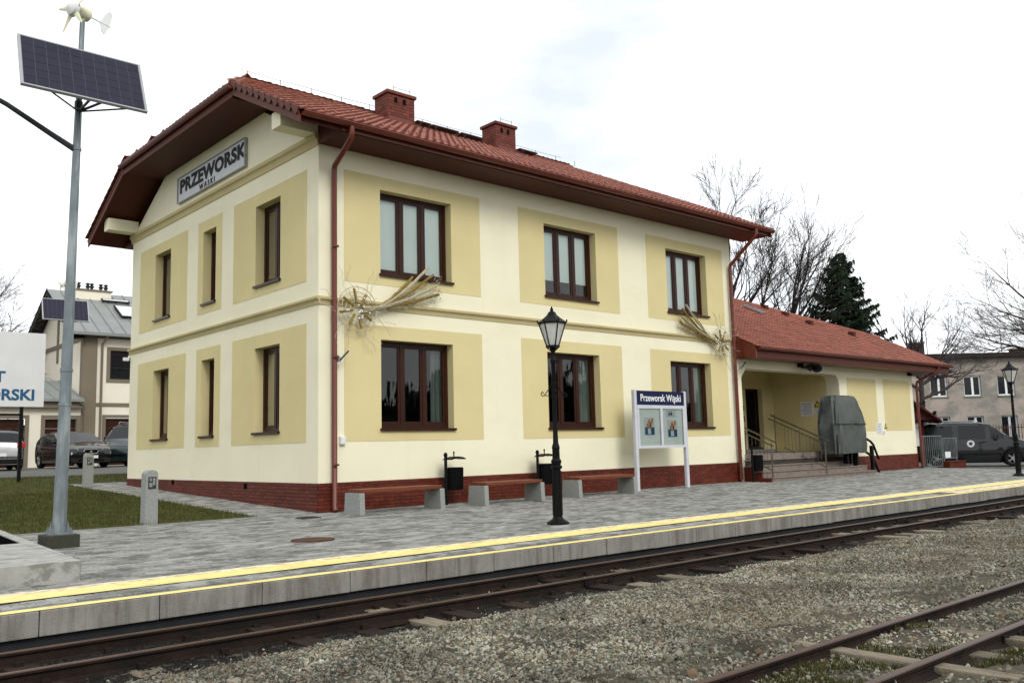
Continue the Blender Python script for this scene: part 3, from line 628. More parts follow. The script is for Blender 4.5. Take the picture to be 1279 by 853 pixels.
# belt course mouldings
def belt(z0, z1, d=.07, gable=True, fac=True):
    h = z1 - z0; prof = [(0, 0), (.22, .0), (.30, .25), (.42, .42), (.62, .55), (.90, .62), (1, .70), (1, .86), (.9, 1), (0, 1)]
    m_ = MB()
    if gable:
        m_.prism([(-d * p[0], z0 + h * p[1]) for p in prof], 'y', -d if fac else 0, YB + d)
    if fac: m_.prism([(-d * p[0], z0 + h * p[1]) for p in prof], 'x', -d if False else 0.0, XR - .02)
    return m_
belt(4.03, 4.195).build('belt_course', M['belt'], ST)
belt(7.26, 7.50, .085, True, False).build('gable_cornice', M['belt'], ST)
# plinth bricks
pl = MB(); pl.box(0.012, 0.012, -.2, XR, YB, PT - .004); plinth = pl.build('plinth', M['brick_joint'], ST)
bw, bh, j_ = .25, .0696, .007
rows = 8; items = []
for r_ in range(rows):
    z = r_ * bh + .0; off = (r_ % 2) * .125
    x = -off
    while x < XR:
        a, c = max(x, -.014), min(x + bw, XR)
        if c - a > .02: items.append((a + j_ / 2, -.014, z + j_, c - j_ / 2, .02, z + bh, ((a - CAM.x) ** 2 + CAM.y ** 2)))
        x += bw
    y = .016 - (0.125 - off)
    while y < YB:
        a, c = max(y, .022), min(y + bw, YB)
        if c - a > .02 and z + bh > G(0, a): items.append((-.014, a + j_ / 2, z + j_, .02, c - j_ / 2, z + bh, (CAM.x ** 2 + (a - CAM.y) ** 2)))
        y += bw
# a row of bricks on the far side of the porch is built with the annex
items.sort(key=lambda t: t[6]); br = MB(); cache = {}
for i, t in enumerate(items):
    if i < 300:
        sz = (round(t[3] - t[0], 3), round(t[4] - t[1], 3))
        if sz not in cache:
            q = MB(); q.bbox(0, 0, 0, sz[0], sz[1], bh - j_, .003, tint=0.0); cache[sz] = q.mesh('brick', M['brick'])
        link('brick', cache[sz], plinth, (t[0], t[1], t[2]))
    else: br.box(*t[:6])
br.build('plinth_bricks', M['brick'], plinth, stuff=True)
b = MB()
for y, z in ((3.05, .40), (7.2, .44)): b.box(-.02, y, z, -.013, y + .16, z + .12)
b.build('air_vent', M['dark'], ST)

# ---- roof
T = lambda y: 7.52 + .5 * (y + .95)
EX0, EX1, EY0, EY1, YC = -.95, 14.78, -.95, YB + .95, YB / 2
ZR = T(YC); HC0, HC1 = 1.95, YB - 1.95; ZH = T(HC0); RX0, RX1 = 0.85, EX1 - 2.25
rf = MB(); th = .27
def slab(pts, dz, mi=0):
    n = len(pts); vs = list(pts) + [(p[0], p[1], p[2] - dz) for p in pts]
    rf.add(vs, [tuple(range(n)), tuple(range(2 * n - 1, n - 1, -1))] + [(i, n + i, n + (i + 1) % n, (i + 1) % n) for i in range(n)], mi)
S1 = [(EX0 + .03, EY0 + .06, T(EY0 + .06) - .03), (EX1 - .03, EY0 + .06, T(EY0 + .06) - .03), (EX1 - .03, HC0, ZH - .03), (RX1, YC, ZR - .03), (RX0, YC, ZR - .03), (EX0 + .03, HC0, ZH - .03)]
S2 = [(p[0], YB - p[1], p[2]) for p in S1][::-1]
rf.add([(.003, EY0 + .09, 7.30), (.003, .03, 7.30), (.003, .03, T(.03) - .20), (.003, EY0 + .09, T(EY0 + .09) - .20)], [(0, 1, 2, 3)]); slab(S1, th - .04); slab(S2, th - .04)
slab([(EX0 + .03, HC0, ZH - .035), (RX0, YC, ZR - .035), (EX0 + .03, HC1, ZH - .035)], .20)
slab([(EX1 - .03, HC1, ZH - .035), (RX1, YC, ZR - .035), (EX1 - .03, HC0, ZH - .035)], .20)
# horizontal soffit below the half hips
rf.box(EX0 + .04, HC0 + .1, ZH - .30, .35, HC1 - .1, ZH - .24); rf.box(XR - .35, HC0 + .1, ZH - .30, EX1 - .04, HC1 - .1, ZH - .24)
# eaves boxes
for y0, y1 in ((EY0 + .07, .02), (YB - .02, EY1 - .07)): rf.box(0.002, y0, 7.285, EX1 - .06, y1, 7.36)
rf.box(0.002, EY0 + .07, 7.29, EX1 - .06, EY0 + .12, 7.50); rf.box(0.002, EY1 - .12, 7.29, EX1 - .06, EY1 - .07, 7.50)
roof = rf.build('roof', M['soffit'], ST)
# barge boards
bb = MB()
def flush_board():
    global bb
    bb.build('verge_board', M['barge'], ST); bb = MB()
def board(p, q, dz0, dz1, xo, w_=.035):
    bb.add([(xo, p[0], p[1] + dz0), (xo, q[0], q[1] + dz0), (xo, q[0], q[1] + dz1), (xo, p[0], p[1] + dz1), (xo + w_, p[0], p[1] + dz0), (xo + w_, q[0], q[1] + dz0), (xo + w_, q[0], q[1] + dz1), (xo + w_, p[0], p[1] + dz1)],
           [(0, 1, 2, 3), (7, 6, 5, 4), (0, 4, 5, 1), (3, 2, 6, 7), (0, 3, 7, 4), (1, 5, 6, 2)])
for xo in (EX0 - .005, EX1 - .03):
    board((EY0 - .03, T(EY0) - .02), (HC0 + .02, ZH), -.27, -.12, xo); flush_board(); board((EY1 + .03, T(EY0) - .02), (HC1 - .02, ZH), -.27, -.12, xo); flush_board()
    board((EY0 - .0, T(EY0) - .0), (HC0 + .02, ZH), -.135, -.06, xo - .012); flush_board(); board((EY1 + .0, T(EY0) - .0), (HC1 - .02, ZH), -.135, -.06, xo - .012); flush_board()
bb.box(EX0 - .005, HC0, ZH - .31, EX0 + .03, HC1, ZH - .10); flush_board(); bb.box(EX1 - .03, HC0, ZH - .31, EX1 + .005, HC1, ZH - .10)
bb.build('verge_board', M['barge'], ST)
# cream console blocks under the verge
for y0 in (.03, YB - .40):
    q = MB(); q.box(-.82, y0, 7.50, .0, y0 + .37, 7.83); q.build('console_block', M['cream'], ST)

def tile_geo(w_, l_, th_=.026, amp=.026):
    """one pantile: local x across, y up the slope"""
    n = 6; vs = []
    for yy, zz in ((-.03, .030), (l_, .0)):
        for i in range(n + 1):
            u = i / n; z = amp * (math.cos((u - .30) * 2 * math.pi) * .5 + .5) ** 1.3 + zz
            vs.append((u * w_ * 1.04, yy, z))
    for i in range(n + 1):
        u = i / n; z = amp * (math.cos((u - .30) * 2 * math.pi) * .5 + .5) ** 1.3 + .030
        vs.append((u * w_ * 1.04, -.03, z - th_ - .01))
    k = n + 1; fs = [(i, i + 1, k + i + 1, k + i) for i in range(n)] + [(2 * k + i, 2 * k + i + 1, i + 1, i) for i in range(n)]
    fs += [(0, k, 2 * k), (n, 2 * k + n, k + n)]
    return vs, fs
def tiles(origin, ux, uy, un, W, L_, inside, w_=.20, l_=.30, near=0, parent=None, amp=.026, nm='roof_tiles'):
    tv, tf = tile_geo(w_, l_, amp=amp)
    me = None; jb = MB(); c = []
    nr, nc = int(L_ / l_) + 1, int(W / w_) + 1
    for r_ in range(nr):
        for q in range(nc):
            if q * w_ > W - w_ * .5: continue
            cx, cy = (q + .5) * w_, (r_ + .5) * l_
            P = origin + ux * cx + uy * cy
            if inside(P): c.append((P - CAM).length_squared), 
            else: continue
            c[-1] = (c[-1], q, r_)
    c.sort()
    if near:
        t = MB(); t.add(tv, tf, 0, 0.0); me = t.mesh('roof_tile', M['tile'])
    mrot = Matrix((ux, uy, un)).transposed().to_4x4()
    for i, (_, q, r_) in enumerate(c):
        O = origin + ux * (q * w_ + rnd.uniform(-.003, .003)) + uy * (r_ * l_ + rnd.uniform(-.006, .006)) + un * rnd.uniform(0, .008)
        if i < near:
            o = link('roof_tile', me, parent); mm = mrot.copy(); mm.translation = O; o.matrix_local = mm
        else: jb.add([O + ux * p[0] + uy * p[1] + un * p[2] for p in tv], tf)
    if jb.f: jb.build(nm, M['tile'], parent, stuff=True)
cs = math.cos(math.atan(.5)); sn = math.sin(math.atan(.5))
tiles(Vector((EX0, EY0 - .03, T(EY0 - .03) - .02)), Vector((1, 0, 0)), Vector((0, cs, sn)), Vector((0, -sn, cs)), EX1 - EX0, (YC + .95) / cs,
      lambda P: P.y < YC + .02 and (P.y < HC0 or P.x > EX0 + (P.y - HC0) / (YC - HC0) * (RX0 - EX0) - .1) and (P.y < HC0 or P.x < EX1 - (P.y - HC0) / (YC - HC0) * (EX1 - RX1) + .1), near=300, parent=roof)
tiles(Vector((EX1, EY1 + .03, T(EY0 - .03) - .02)), Vector((-1, 0, 0)), Vector((0, -cs, sn)), Vector((0, sn, cs)), EX1 - EX0, (YC + .95) / cs,
      lambda P: P.y > YC - .02 and (P.y > HC1 or (P.x > EX0 + (HC1 - P.y) / (YC - HC0) * (RX0 - EX0) - .1 and P.x < EX1 - (HC1 - P.y) / (YC - HC0) * (EX1 - RX1) + .1)), near=0, parent=roof)
hs = (ZR - ZH) / (RX0 - EX0); hc_, hn_ = math.cos(math.atan(hs)), math.sin(math.atan(hs))
tiles(Vector((EX0 - .03, HC1, ZH - .02)), Vector((0, -1, 0)), Vector((hc_, 0, hn_)), Vector((-hn_, 0, hc_)), HC1 - HC0, (RX0 - EX0) / hc_ + .1,
      lambda P: abs(P.y - YC) < (YC - HC0) * (1 - (P.x - EX0) / (RX0 - EX0)) - .02, near=0, parent=roof)
hs2 = (ZR - ZH) / (EX1 - RX1); h2c, h2n = math.cos(math.atan(hs2)), math.sin(math.atan(hs2))
tiles(Vector((EX1 + .03, HC0, ZH - .02)), Vector((0, 1, 0)), Vector((-h2c, 0, h2n)), Vector((h2n, 0, h2c)), HC1 - HC0, (EX1 - RX1) / h2c + .1,
      lambda P: abs(P.y - YC) < (YC - HC0) * (1 - (EX1 - P.x) / (EX1 - RX1)) - .18, near=0, parent=roof)
def ridge_line(p, q, parent, r=.095, step=.36, name='ridge_tile'):
    p, q = Vector(p), Vector(q); d = (q - p); n = int(d.length / step) + 1; d.normalize(); sd_ = d.cross(Vector((0, 0, 1))).normalized(); u_ = sd_.cross(d)
    v = MB(); k = 6; vs = []
    for rr, t_ in ((r * 1.03, 0), (r * .97, step + .04)):
        for i in range(k + 1):
            a = math.pi * i / k; vs.append(sd_ * math.cos(a) * rr + u_ * (math.sin(a) * rr - .03) + d * t_)
    fs = [(i, i + 1, k + 2 + i, k + 1 + i) for i in range(k)] + [tuple(range(k + 1))]
    v.add(vs, fs, 0, 0.0); me = v.mesh(name, M['tile'])
    for i in range(n): link(name, me, parent, tuple(p + d * i * step + Vector((0, 0, rnd.uniform(0, .006)))))
ridge_line((RX0, YC, ZR), (RX1, YC, ZR), roof)
ridge_line((EX0, HC0, ZH), (RX0, YC, ZR), roof); ridge_line((EX0, HC1, ZH), (RX0, YC, ZR), roof); ridge_line((EX1, HC0, ZH - .06), (RX1, YC, ZR - .06), roof, r=.06)
# verge side flaps of the outer tile row
vt = MB(); vt.prism([(0, -.135), (.30, -.02), (.30, .03), (-.03, .02), (-.03, -.09)], 'x', -.03, 0.0, tint=0.0)
vme = vt.mesh('verge_tile', M['barge'])
for i in range(12):
    y = EY0 - .03 + i * .30 * cs
    if y + .3 > HC0 + .15: break
    o = link('verge_tile', vme, roof, (EX0 - .02, y, T(y) - .0)); o.rotation_euler = (math.atan(.5), 0, 0)
# gutters
def gutter(p0, p1, name='gutter', r=.075, parent=ST):
    p0, p1 = Vector(p0), Vector(p1); d = (p1 - p0).normalized(); s_ = d.cross(Vector((0, 0, 1))).normalized(); g = MB(); k = 8; vs = []
    for P in (p0, p1):
        for rr in (r, r - .008):
            for i in range(k + 1):
                a = math.pi * (1 + i / k); vs.append(P + s_ * math.cos(a) * rr + Vector((0, 0, math.sin(a) * rr)))
    m1 = k + 1
    fs = [(i, i + 1, 2 * m1 + i + 1, 2 * m1 + i) for i in range(k)] + [(m1 + i + 1, m1 + i, 3 * m1 + i, 3 * m1 + i + 1) for i in range(k)]
    fs += [(0, m1, 3 * m1, 2 * m1), (k, 2 * m1 + k, 3 * m1 + k, m1 + k)]
    fs += [tuple(range(k + 1)), tuple(range(2 * m1, 2 * m1 + k + 1))]
    g.add(vs, fs)
    for P in (p0, p1): pass
    # rolled bead and brackets
    for sg in (-1, 1):
        pass
    g.tube([p0 + s_ * r * (1 if s_.y < 0 or s_.x < 0 else -1), p1 + s_ * r * (1 if s_.y < 0 or s_.x < 0 else -1)], .012, 6)
    return g.build(name, M['gutter'], parent, smooth=35)
gutter((EX0 + .05, EY0 - .06, 7.44), (EX1 + .05, EY0 - .06, 7.44)); gutter((EX0, EY1 + .06, 7.44), (EX1, EY1 + .06, 7.44)); gutter((EX0 - .07, HC0 - .05, ZH - .09), (EX0 - .07, HC1 + .05, ZH - .09))
q = MB(); q.box(0.0, EY0 + .035, 7.30, EX1 - .03, EY0 + .062, 7.47); q.build('fascia_board', M['gutter'], ST)
def pipe(pts, r, name='downpipe', parent=ST, clips=()):
    p = MB(); p.tube(pts, r, 10)
    for z in clips:
        x, y = [(a[0], a[1]) for a in pts if True][-1]; p.lathe([(r + .001, z - .02), (r + .012, z - .018), (r + .012, z + .018), (r + .001, z + .02)], 10, (x, y))
    return p.build(name, M['gutter'], parent, smooth=40)
pipe([(.15, EY0 - .06, 7.38), (.15, EY0 - .06, 7.24), (.155, EY0 - .04, 7.17), (.28, -.15, 6.85), (.29, -.11, 6.76), (.29, -.11, .1), (.29, -.16, .02)], .055, clips=(.9, 3.0, 5.2))
pipe([(13.9, EY0 - .06, 7.38), (13.9, EY0 - .06, 7.24), (13.88, EY0 - .04, 7.17), (13.80, -.13, 6.42), (13.80, -.11, 6.30), (13.80, -.11, .05)], .055, clips=(.9, 3.0, 5.2))
pipe([(.5, EY1 + .06, 7.38), (.5, EY1 - .1, 7.1), (.5, YB + .1, 6.7), (.5, YB + .1, .4)], .055)
# chimneys
def chimney(x0, x1, y0, y1, zt):
    z0 = T(y0) - .15; c = MB(); c.box(x0 + .015, y0 + .015, z0, x1 - .015, y1 - .015, zt); ch = c.build('chimney', M['brick_joint'], ST)
    b_ = MB(); hh = .088; r_ = 0; z = T(y0) - .12
    while z + hh < zt + .01:
        off = (r_ % 2) * .125
        for (a0, a1, fn) in ((x0, x1, lambda a, c_, z_: b_.box(a, y0, z_, c_, y0 + .03, z_ + hh - .009)), (x0, x1, lambda a, c_, z_: b_.box(a, y1 - .03, z_, c_, y1, z_ + hh - .009)),
                             (y0 + .031, y1 - .031, lambda a, c_, z_: b_.box(x0, a, z_, x0 + .03, c_, z_ + hh - .009)), (y0 + .031, y1 - .031, lambda a, c_, z_: b_.box(x1 - .03, a, z_, x1, c_, z_ + hh - .009))):
            t = a0 - off
            while t < a1:
                lo_, hi_ = max(t, a0), min(t + .241, a1)
                if hi_ - lo_ > .02:
                    vent = fn.__code__ and z > zt - .3 and z < zt - .12 and any(abs((lo_ + hi_) / 2 - v) < .0 for v in ())
                    fn(lo_, hi_, z)
                t += .25
        z += hh; r_ += 1
    b_.build('chimney_bricks', M['chim'], ch, stuff=True)
    k = MB(); k.bbox(x0 - .05, y0 - .05, zt, x1 + .05, y1 + .05, zt + .09, .012); k.build('cap', M['chim'], ch)
    v = MB()
    for a in (.30, .62):
        xx = x0 + (x1 - x0) * a; v.box(xx - .055, y0 - .004, zt - .24, xx + .055, y0 + .02, zt - .10); v.box(xx - .04, y0 - .004, zt - .10, xx + .04, y0 + .02, zt - .07)
    v.build('flue_opening', M['dark'], ch)
    s_ = MB(); s_.box(x0 - .06, y0 - .16, T(y0 - .16) + .02, x1 + .06, y0 + .0, T(y0) + .06); s_.build('flashing', M['gutter'], ch)
    rd = MB(); rd.tube([(x0 + .2, y0, zt + .08), (x0 + .2, y0, zt + .25)], .008, 5); rd.tube([(x1 - .15, y0, zt + .08), (x1 - .15, y0, zt + .25)], .008, 5); rd.tube([(x0 + .2, y0, zt + .2), (x1 - .15, y0, zt + .2)], .005, 4); rd.build('lightning_rod', M['wirem'], ch)
chimney(4.64, 5.54, 4.45, 5.10, 10.99); chimney(8.57, 9.38, 4.45, 5.10, 10.99)
# roof step gratings
for (x0, x1) in ((5.45, 5.92), (5.98, 6.92), (7.02, 7.86), (9.30, 10.04)):
    g = MB(); y = 4.30; z = T(y) + .13
    for k in range(6): g.box(x0, y - .12 + k * .05, z, x1, y - .10 + k * .05, z + .03)
    n = max(2, int((x1 - x0) / .12))
    for k in range(n + 1): xx = x0 + (x1 - x0) * k / n; g.box(xx - .008, y - .13, z - .006, xx + .008, y + .16, z + .022)
    for xx in (x0 + .08, x1 - .08):
        g.tube([(xx, y - .15, T(y - .15) + .02), (xx, y - .12, z)], .014, 5); g.tube([(xx, y + .14, T(y + .14) + .02), (xx, y + .14, z)], .014, 5)
        g.tube([(xx, y - .16, z + .0), (xx, y - .22, z - .10)], .012, 5)
    g.build('roof_grating', M['frame'], roof)
# lightning conductor wire and its holders on the ridge
g = MB()
for i in range(14):
    x = RX0 + .1 + i * .92; g.tube([(x, YC, ZR + .05), (x, YC, ZR + .25)], .010, 5)
g.tube([(RX0 - .2, YC, ZR + .22), (RX0, YC, ZR + .24)] + [(RX0 + i * .95, YC, ZR + .24 - .02 * (i % 2)) for i in range(1, 13)], .006, 4)
for i in range(18):
    x = EX0 + .5 + i * .86; y = 1.0 + 0 * i
g.build('lightning_conductor', M['wirem'], roof)
g = MB()
for i in range(46):
    x = EX0 + .2 + i * .335; y = EY0 + .55 + (.18 if i % 2 else 0); z = T(y) + .03; g.prism([(-.02, 0), (.05, .0), (.05, .07), (.04, .07)], 'x', x, x + .05)
    for p in range(8): v = g.v[-8 + p]; g.v[-8 + p] = (v[0], v[1] + y, v[2] + z)
g.build('snow_guards', M['tile'], roof, stuff=True)

# gable name sign
sg = thing('name_sign', 'framed grey name board reading PRZEWORSK WĄSKI high on the gable', 'sign', (0, 5.2, 7.6))
def loc(o, p): return tuple(Vector(p) - Vector(o.location))
q = MB(); q.box(*loc(sg, (-.055, 3.24, 7.67)), *loc(sg, (-.0, 7.20, 8.31))); q.build('panel', M['sign_g'], sg)
q = MB()
for (a, c, d, e) in ((3.22, 7.22, 7.655, 7.675), (3.22, 7.22, 8.305, 8.325), (3.22, 3.245, 7.675, 8.305), (7.195, 7.22, 7.675, 8.305)): q.box(*loc(sg, (-.085, a, d)), *loc(sg, (-.0, c, e)))
q.build('border', M['alu'], sg)
mw = face_mw(loc(sg, (-.060, 7.08, 7.90)), (0, -1, 0), (-1, 0, 0)); text('lettering', 'PRZEWORSK', .47, M['ink'], sg, mw, sx=1.34, off=.022, sp=1.06)
mw = face_mw(loc(sg, (-.060, 5.82, 7.695)), (0, -1, 0), (-1, 0, 0)); text('lettering', 'WĄSKI', .19, M['ink'], sg, mw, sx=1.2, off=.007, sp=1.5)

# ------------------------------------------------------------------ annex
AN = thing('annex_building', 'single storey cream annex with covered entrance porch and red tiled roof', 'building')
ARX, AZ = 25.62, 3.62
TA = lambda y: 3.97 + .5 * (y + .7)
PXL, PXR, PZT = 14.25, 20.05, 3.36
a = MB()
# front wall with the porch opening (chamfered left, rounded right head)
head = [(PXL, 3.08), (14.52, PZT)] + [(19.70 + .35 * math.sin(R(t)), PZT - .33 + .33 * math.cos(R(t))) for t in range(0, 91, 18)]
head[2:] = [(19.70 + .35 * math.sin(R(t)), PZT - .34 * (1 - math.cos(R(t)))) for t in range(0, 91, 18)]
fr = [(13.985, -.1), (PXL, -.1)] + head + [(PXR, -.1), (ARX, -.1), (ARX, 3.80), (13.985, 3.80)]
# split into strips so the polygon stays simple
a.prism([(13.985, -.1), (PXL, -.1), (PXL, 3.08), (14.52, PZT), (14.52, 3.8), (13.985, 3.8)], 'y', 0.004, .48)
a.prism([(14.52, PZT), (19.70, PZT), (19.70, 3.8), (14.52, 3.8)], 'y', 0.004, .48)
a.prism(head[2:] + [(PXR, 3.8), (19.70, 3.8)], 'y', 0.004, .48)
a.prism([(PXR, .0), (ARX, .0), (ARX, 3.8), (PXR, 3.8)], 'y', 0.004, .48)
a.box(ARX - .3, .481, -.1, ARX, 10, 3.8)
a.build('wall', M['cream'], AN)
a = MB(); a.box(13.985, 2.6, .7, PXR, 2.8, 3.0 + .02); 
a = MB()   # porch back wall with door opening x 18.37..19.32
a.box(13.985, 2.6, .5, 18.30, 2.9, 3.70); a.box(19.34, 2.6, .5, PXR + .2, 2.9, 3.70); a.box(18.30, 2.6, 3.02, 19.34, 2.9, 3.70)
a.box(PXR, .482, .0, PXR + .25, 2.6, 3.70); a.box(13.985, .482, .0, 14.02, 2.6, 3.70)
a.build('porch_wall', M['yellow'], AN)
a = MB(); a.box(13.99, .481, 3.66, PXR + .2, 2.9, 3.70); a.build('porch_ceiling', M['cream'], AN)
a = MB(); a.box(18.30, 2.78, .8, 19.34, 2.84, 3.02); d_ = a.build('door', M['dark'], AN)
a = MB(); a.box(18.30, 2.74, .8, 18.37, 2.80, 3.02); a.box(19.08, 2.74, .8, 19.14, 2.80, 3.02); a.box(18.30, 2.74, 2.95, 19.14, 2.80, 3.02); a.box(18.98, 2.69, 1.75, 19.02, 2.74, 2.0); a.build('door_frame', M['frame'], d_)
for (x0, x1, z0, z1) in ((20.58, 22.66, 1.43, 3.28), (23.22, 25.36, 1.43, 3.30)):
    a = MB(); a.box(x0, -.003, z0, x1, .01, z1); a.build('plaster_field', M['yellow'], AN)
a = MB(); a.box(PXR, 0.0, -.2, ARX + .012, .47, PT - .004); pa = a.build('plinth', M['brick_joint'], AN)
a = MB()
for r_ in range(8):
    off = (r_ % 2) * .125; x = PXR - off
    while x < ARX:
        lo_, hi_ = max(x, PXR - .0), min(x + bw, ARX + .014)
        if hi_ - lo_ > .02: a.box(lo_ + j_ / 2, -.014, r_ * bh + j_, hi_ - j_ / 2, .01, r_ * bh + bh)
        x += bw
a.build('plinth_bricks', M['brick'], pa, stuff=True)
# porch floor and steps
a = MB(); a.box(14.21, -.0, .0, PXR - .002, 2.6, .775); a.build('porch_floor', M['step'], AN)
a = MB()
for x in np.arange(14.3, 20, .3): a.box(x + .004, 2.565, .78, x + .296, 2.598, .88)
a.build('porch_skirting', M['granite'], AN, stuff=True)
for k in range(5):
    y0 = -.92 + k * .3; zt = .11 + k * .166; xr = 20.42 - .0 * k
    a = MB()
    a.box(14.2, y0 + .02, zt - .30 if k else -.1, xr if k < 2 else PXR - .01, y0 + .32, zt - .03)
    a.bbox(14.18, y0 - .008, zt - .032, xr + .01 if k < 2 else PXR - .005, y0 + .325, zt, .008); a.build('step', M['step'], AN)
a = MB(); a.prism([(-.905, -.1), (-.905, .075), (-.60, .075), (-.60, .24), (-.3, .24), (-.3, .40), (-.01, .40), (-.01, -.1)], 'x', 14.12, 14.199); a.build('step_cheek', M['brick'], AN)
# roof of the annex
AX1 = 27.42; AY0 = -.70; AHY = 2.05; AYR = 5.4; ARXR = 20.6; zH = TA(AHY); zRr = TA(AYR)
a = MB(); rf = a
S = [(14.03, AY0 + .04, TA(AY0 + .04) - .03), (AX1 - .02, AY0 + .04, TA(AY0 + .04) - .03), (AX1 - .02, AHY, zH - .03), (ARXR, AYR, zRr - .03), (14.03, AYR, zRr - .03)]
slab(S, .12); slab([(p[0], 2 * AYR - p[1], p[2]) for p in S][::-1], .12); slab([(AX1 - .02, AHY, zH - .03), (AX1 - .02, 2 * AYR - AHY, zH - .03), (ARXR, AYR, zRr - .03)], .12)
a.box(14.06, AY0 + .05, 3.62, AX1 - .03, .0, 3.70); a.box(ARX, .0, 3.62, AX1 - .03, 10, 3.70)
a.prism([(AY0 + .0, 3.60), (AY0 + .0, TA(AY0) - .05), (.0, TA(.0) - .06), (.0, 3.68)], 'x', 14.02, 14.06)
a.prism([(AY0 + .0, 3.62), (AY0 + .0, TA(AY0) - .05), (AHY, zH - .08), (9, zH - .08), (10.2, 3.9), (10.2, 3.62)], 'x', AX1 - .03, AX1)
aroof = a.build('roof', M['gutter'], AN)
a = MB(); a.box(14.06, AY0 + .0, 3.61, AX1, AY0 + .045, 3.90); a.build('fascia_board', M['soffit'], AN)
cs2 = cs
def ain(P):
    if P.y > AYR: return False
    return P.y < AHY or P.x < AX1 - (P.y - AHY) / (AYR - AHY) * (AX1 - ARXR) + .1
tiles(Vector((14.03, AY0 - .05, TA(AY0 - .05) - .02)), Vector((1, 0, 0)), Vector((0, cs, sn)), Vector((0, -sn, cs)), AX1 - 14.03, (AYR - AY0) / cs, ain, w_=.18, l_=.25, parent=aroof, amp=.026, near=0)
ridge_line((AX1, AHY, zH), (ARXR, AYR, zRr), aroof); ridge_line((14.1, AYR, zRr), (ARXR, AYR, zRr), aroof)
gutter((14.1, AY0 - .07, 3.90), (AX1 + .06, AY0 - .07, 3.90), parent=AN, r=.07)
pipe([(26.3, AY0 - .07, 3.86), (26.3, AY0 - .05, 3.72), (25.72, -.14, 3.25), (25.72, -.12, 3.1), (25.72, -.12, 1.8), (25.72, -.12, .05)], .05, parent=AN, clips=(.9, 2.4))
# small roof vents, skylight
for (x, y) in ((22.3, 4.15), (22.69, 3.48), (22.92, 2.6), (24.55, 1.74)):
    v = MB(); v.prism([(-.12, -.05), (.12, .07), (.10, .16), (-.12, .12)], 'x', -.1, .1); v.build('roof_vent', M['soffit'], aroof, loc=(x, y, TA(y) + .02))
v = MB(); v.box(-.16, -.42, 0, .16, .42, .07); o = v.build('skylight', M['alu'], aroof, loc=(20.5, 3.5, TA(3.5) + .045)); o.rotation_euler = (math.atan(.5), 0, 0)
g = MB(); g.box(-.10, -.36, .071, .10, .36, .076); g.build('pane', M['carglass'], o)

# ------------------------------------------------------------------ entrance railings
def handrail(x, lab):
    h = thing('handrail', lab, 'handrail', (x, 0, 0), group='stair handrails of the porch'); X = 0
    P = [(-.84, .11), (.03, .60), (.90, .78)]
    for i, (y, z) in enumerate(P):
        zt = 1.16 + (y + .84) * .44
        p = MB(); p.tube([(0, y, z), (0, y, zt - .06 if i < 2 else zt + .1)], .022, 8); p.lathe([(.045, z), (.045, z + .012), (.022, z + .03)], 10, (0, y)); p.build('post', M['stain'], h, smooth=40)
    def line(z0, nm, r=.02, ya=-.95, yb=1.05):
        p = MB(); p.tube([(0, ya, z0 + (ya + .84) * .44), (0, yb, z0 + (yb + .84) * .44)], r, 8); p.build(nm, M['stain'], h, smooth=40)
    line(1.18, 'top_rail', .024, -.98, 1.05); line(1.03, 'lower_rail', .018, -.92, 1.15); line(.30, 'bottom_rail', .014, -.84, .6)
    for k in range(11):
        y = -.70 + k * .125
        zb = .30 + (y + .84) * .44; zt = 1.03 + (y + .84) * .44
        if abs(y - .03) < .05: continue
        p = MB(); p.tube([(0, y, zb), (0, y, zt)], .007, 5); p.build('baluster', M['stain'], h)
    return h
handrail(17.35, 'stainless handrail in the middle of the porch steps'); handrail(14.32, 'stainless handrail along the left edge of the porch steps')

# stair lift under a grey cover, black rails
sl = thing('stair_lift', 'folded stair lift under a grey green tarpaulin cover on the porch steps', 'stair lift', (19.3, -.5, .6))
cv = MB(); prof = [(-.52, .68, .68, .36), (-.60, .95, .9, .40), (-.66, 1.3, 1.0, .42), (-.64, 1.66, .98, .42), (-.55, 2.1, .75, .36), (-.46, 2.45, .55, .30), (-.40, 2.57, .42, .22), (-.2, 2.60, .25, .1)]
nseg = 40; vs = []
for (k, (l, z, r_, dp)) in enumerate([(-1.13, .70, .80, .36), (-1.16, .95, .84, .40), (-1.20, 1.3, .86, .42), (-1.22, 1.62, .84, .43), (-1.18, 1.70, .76, .42), (-1.13, 2.05, .66, .40), (-1.06, 2.40, .50, .34), (-1.00, 2.56, .40, .28), (-.8, 2.60, .2, .12)]):
    cx, hw = (l + r_) / 2, (r_ - l) / 2
    for i in range(nseg):
        t = 2 * math.pi * i / nseg; sx_ = math.copysign(abs(math.cos(t)) ** .33, math.cos(t)); sy_ = math.copysign(abs(math.sin(t)) ** .33, math.sin(t))
        rip = .030 * math.sin(i * 2.3 + k * .55) * (1.5 - k * .12) + .022 * math.sin(i * 5.1 + k * 1.3) + (.03 if k == 4 else 0) * math.sin(i * .9)
        vs.append((cx + (hw + rip) * sx_, (dp + rip) * sy_ * .85, z - .6 + .012 * math.sin(i * 1.9) * (1 if k == 0 else .3)))
nr = 9
fs = [(k * nseg + i, k * nseg + (i + 1) % nseg, (k + 1) * nseg + (i + 1) % nseg, (k + 1) * nseg + i) for k in range(nr - 1) for i in range(nseg)] + [tuple(range((nr - 1) * nseg, nr * nseg))]
cv.add(vs, fs); cv.build('cover', M['tarp'], sl, smooth=50)
q = MB(); q.box(-.15, -.375, 1.06, .12, -.33, 1.085); q.build('cover_handle', M['black'], sl)
q = MB(); q.tube([(-1.22, -.33, 1.05), (-.9, -.385, 1.04), (0, -.39, 1.045), (.70, -.385, 1.04), (.84, -.30, 1.05)], .012, 5); q.build('cover_strap', M['black'], sl)
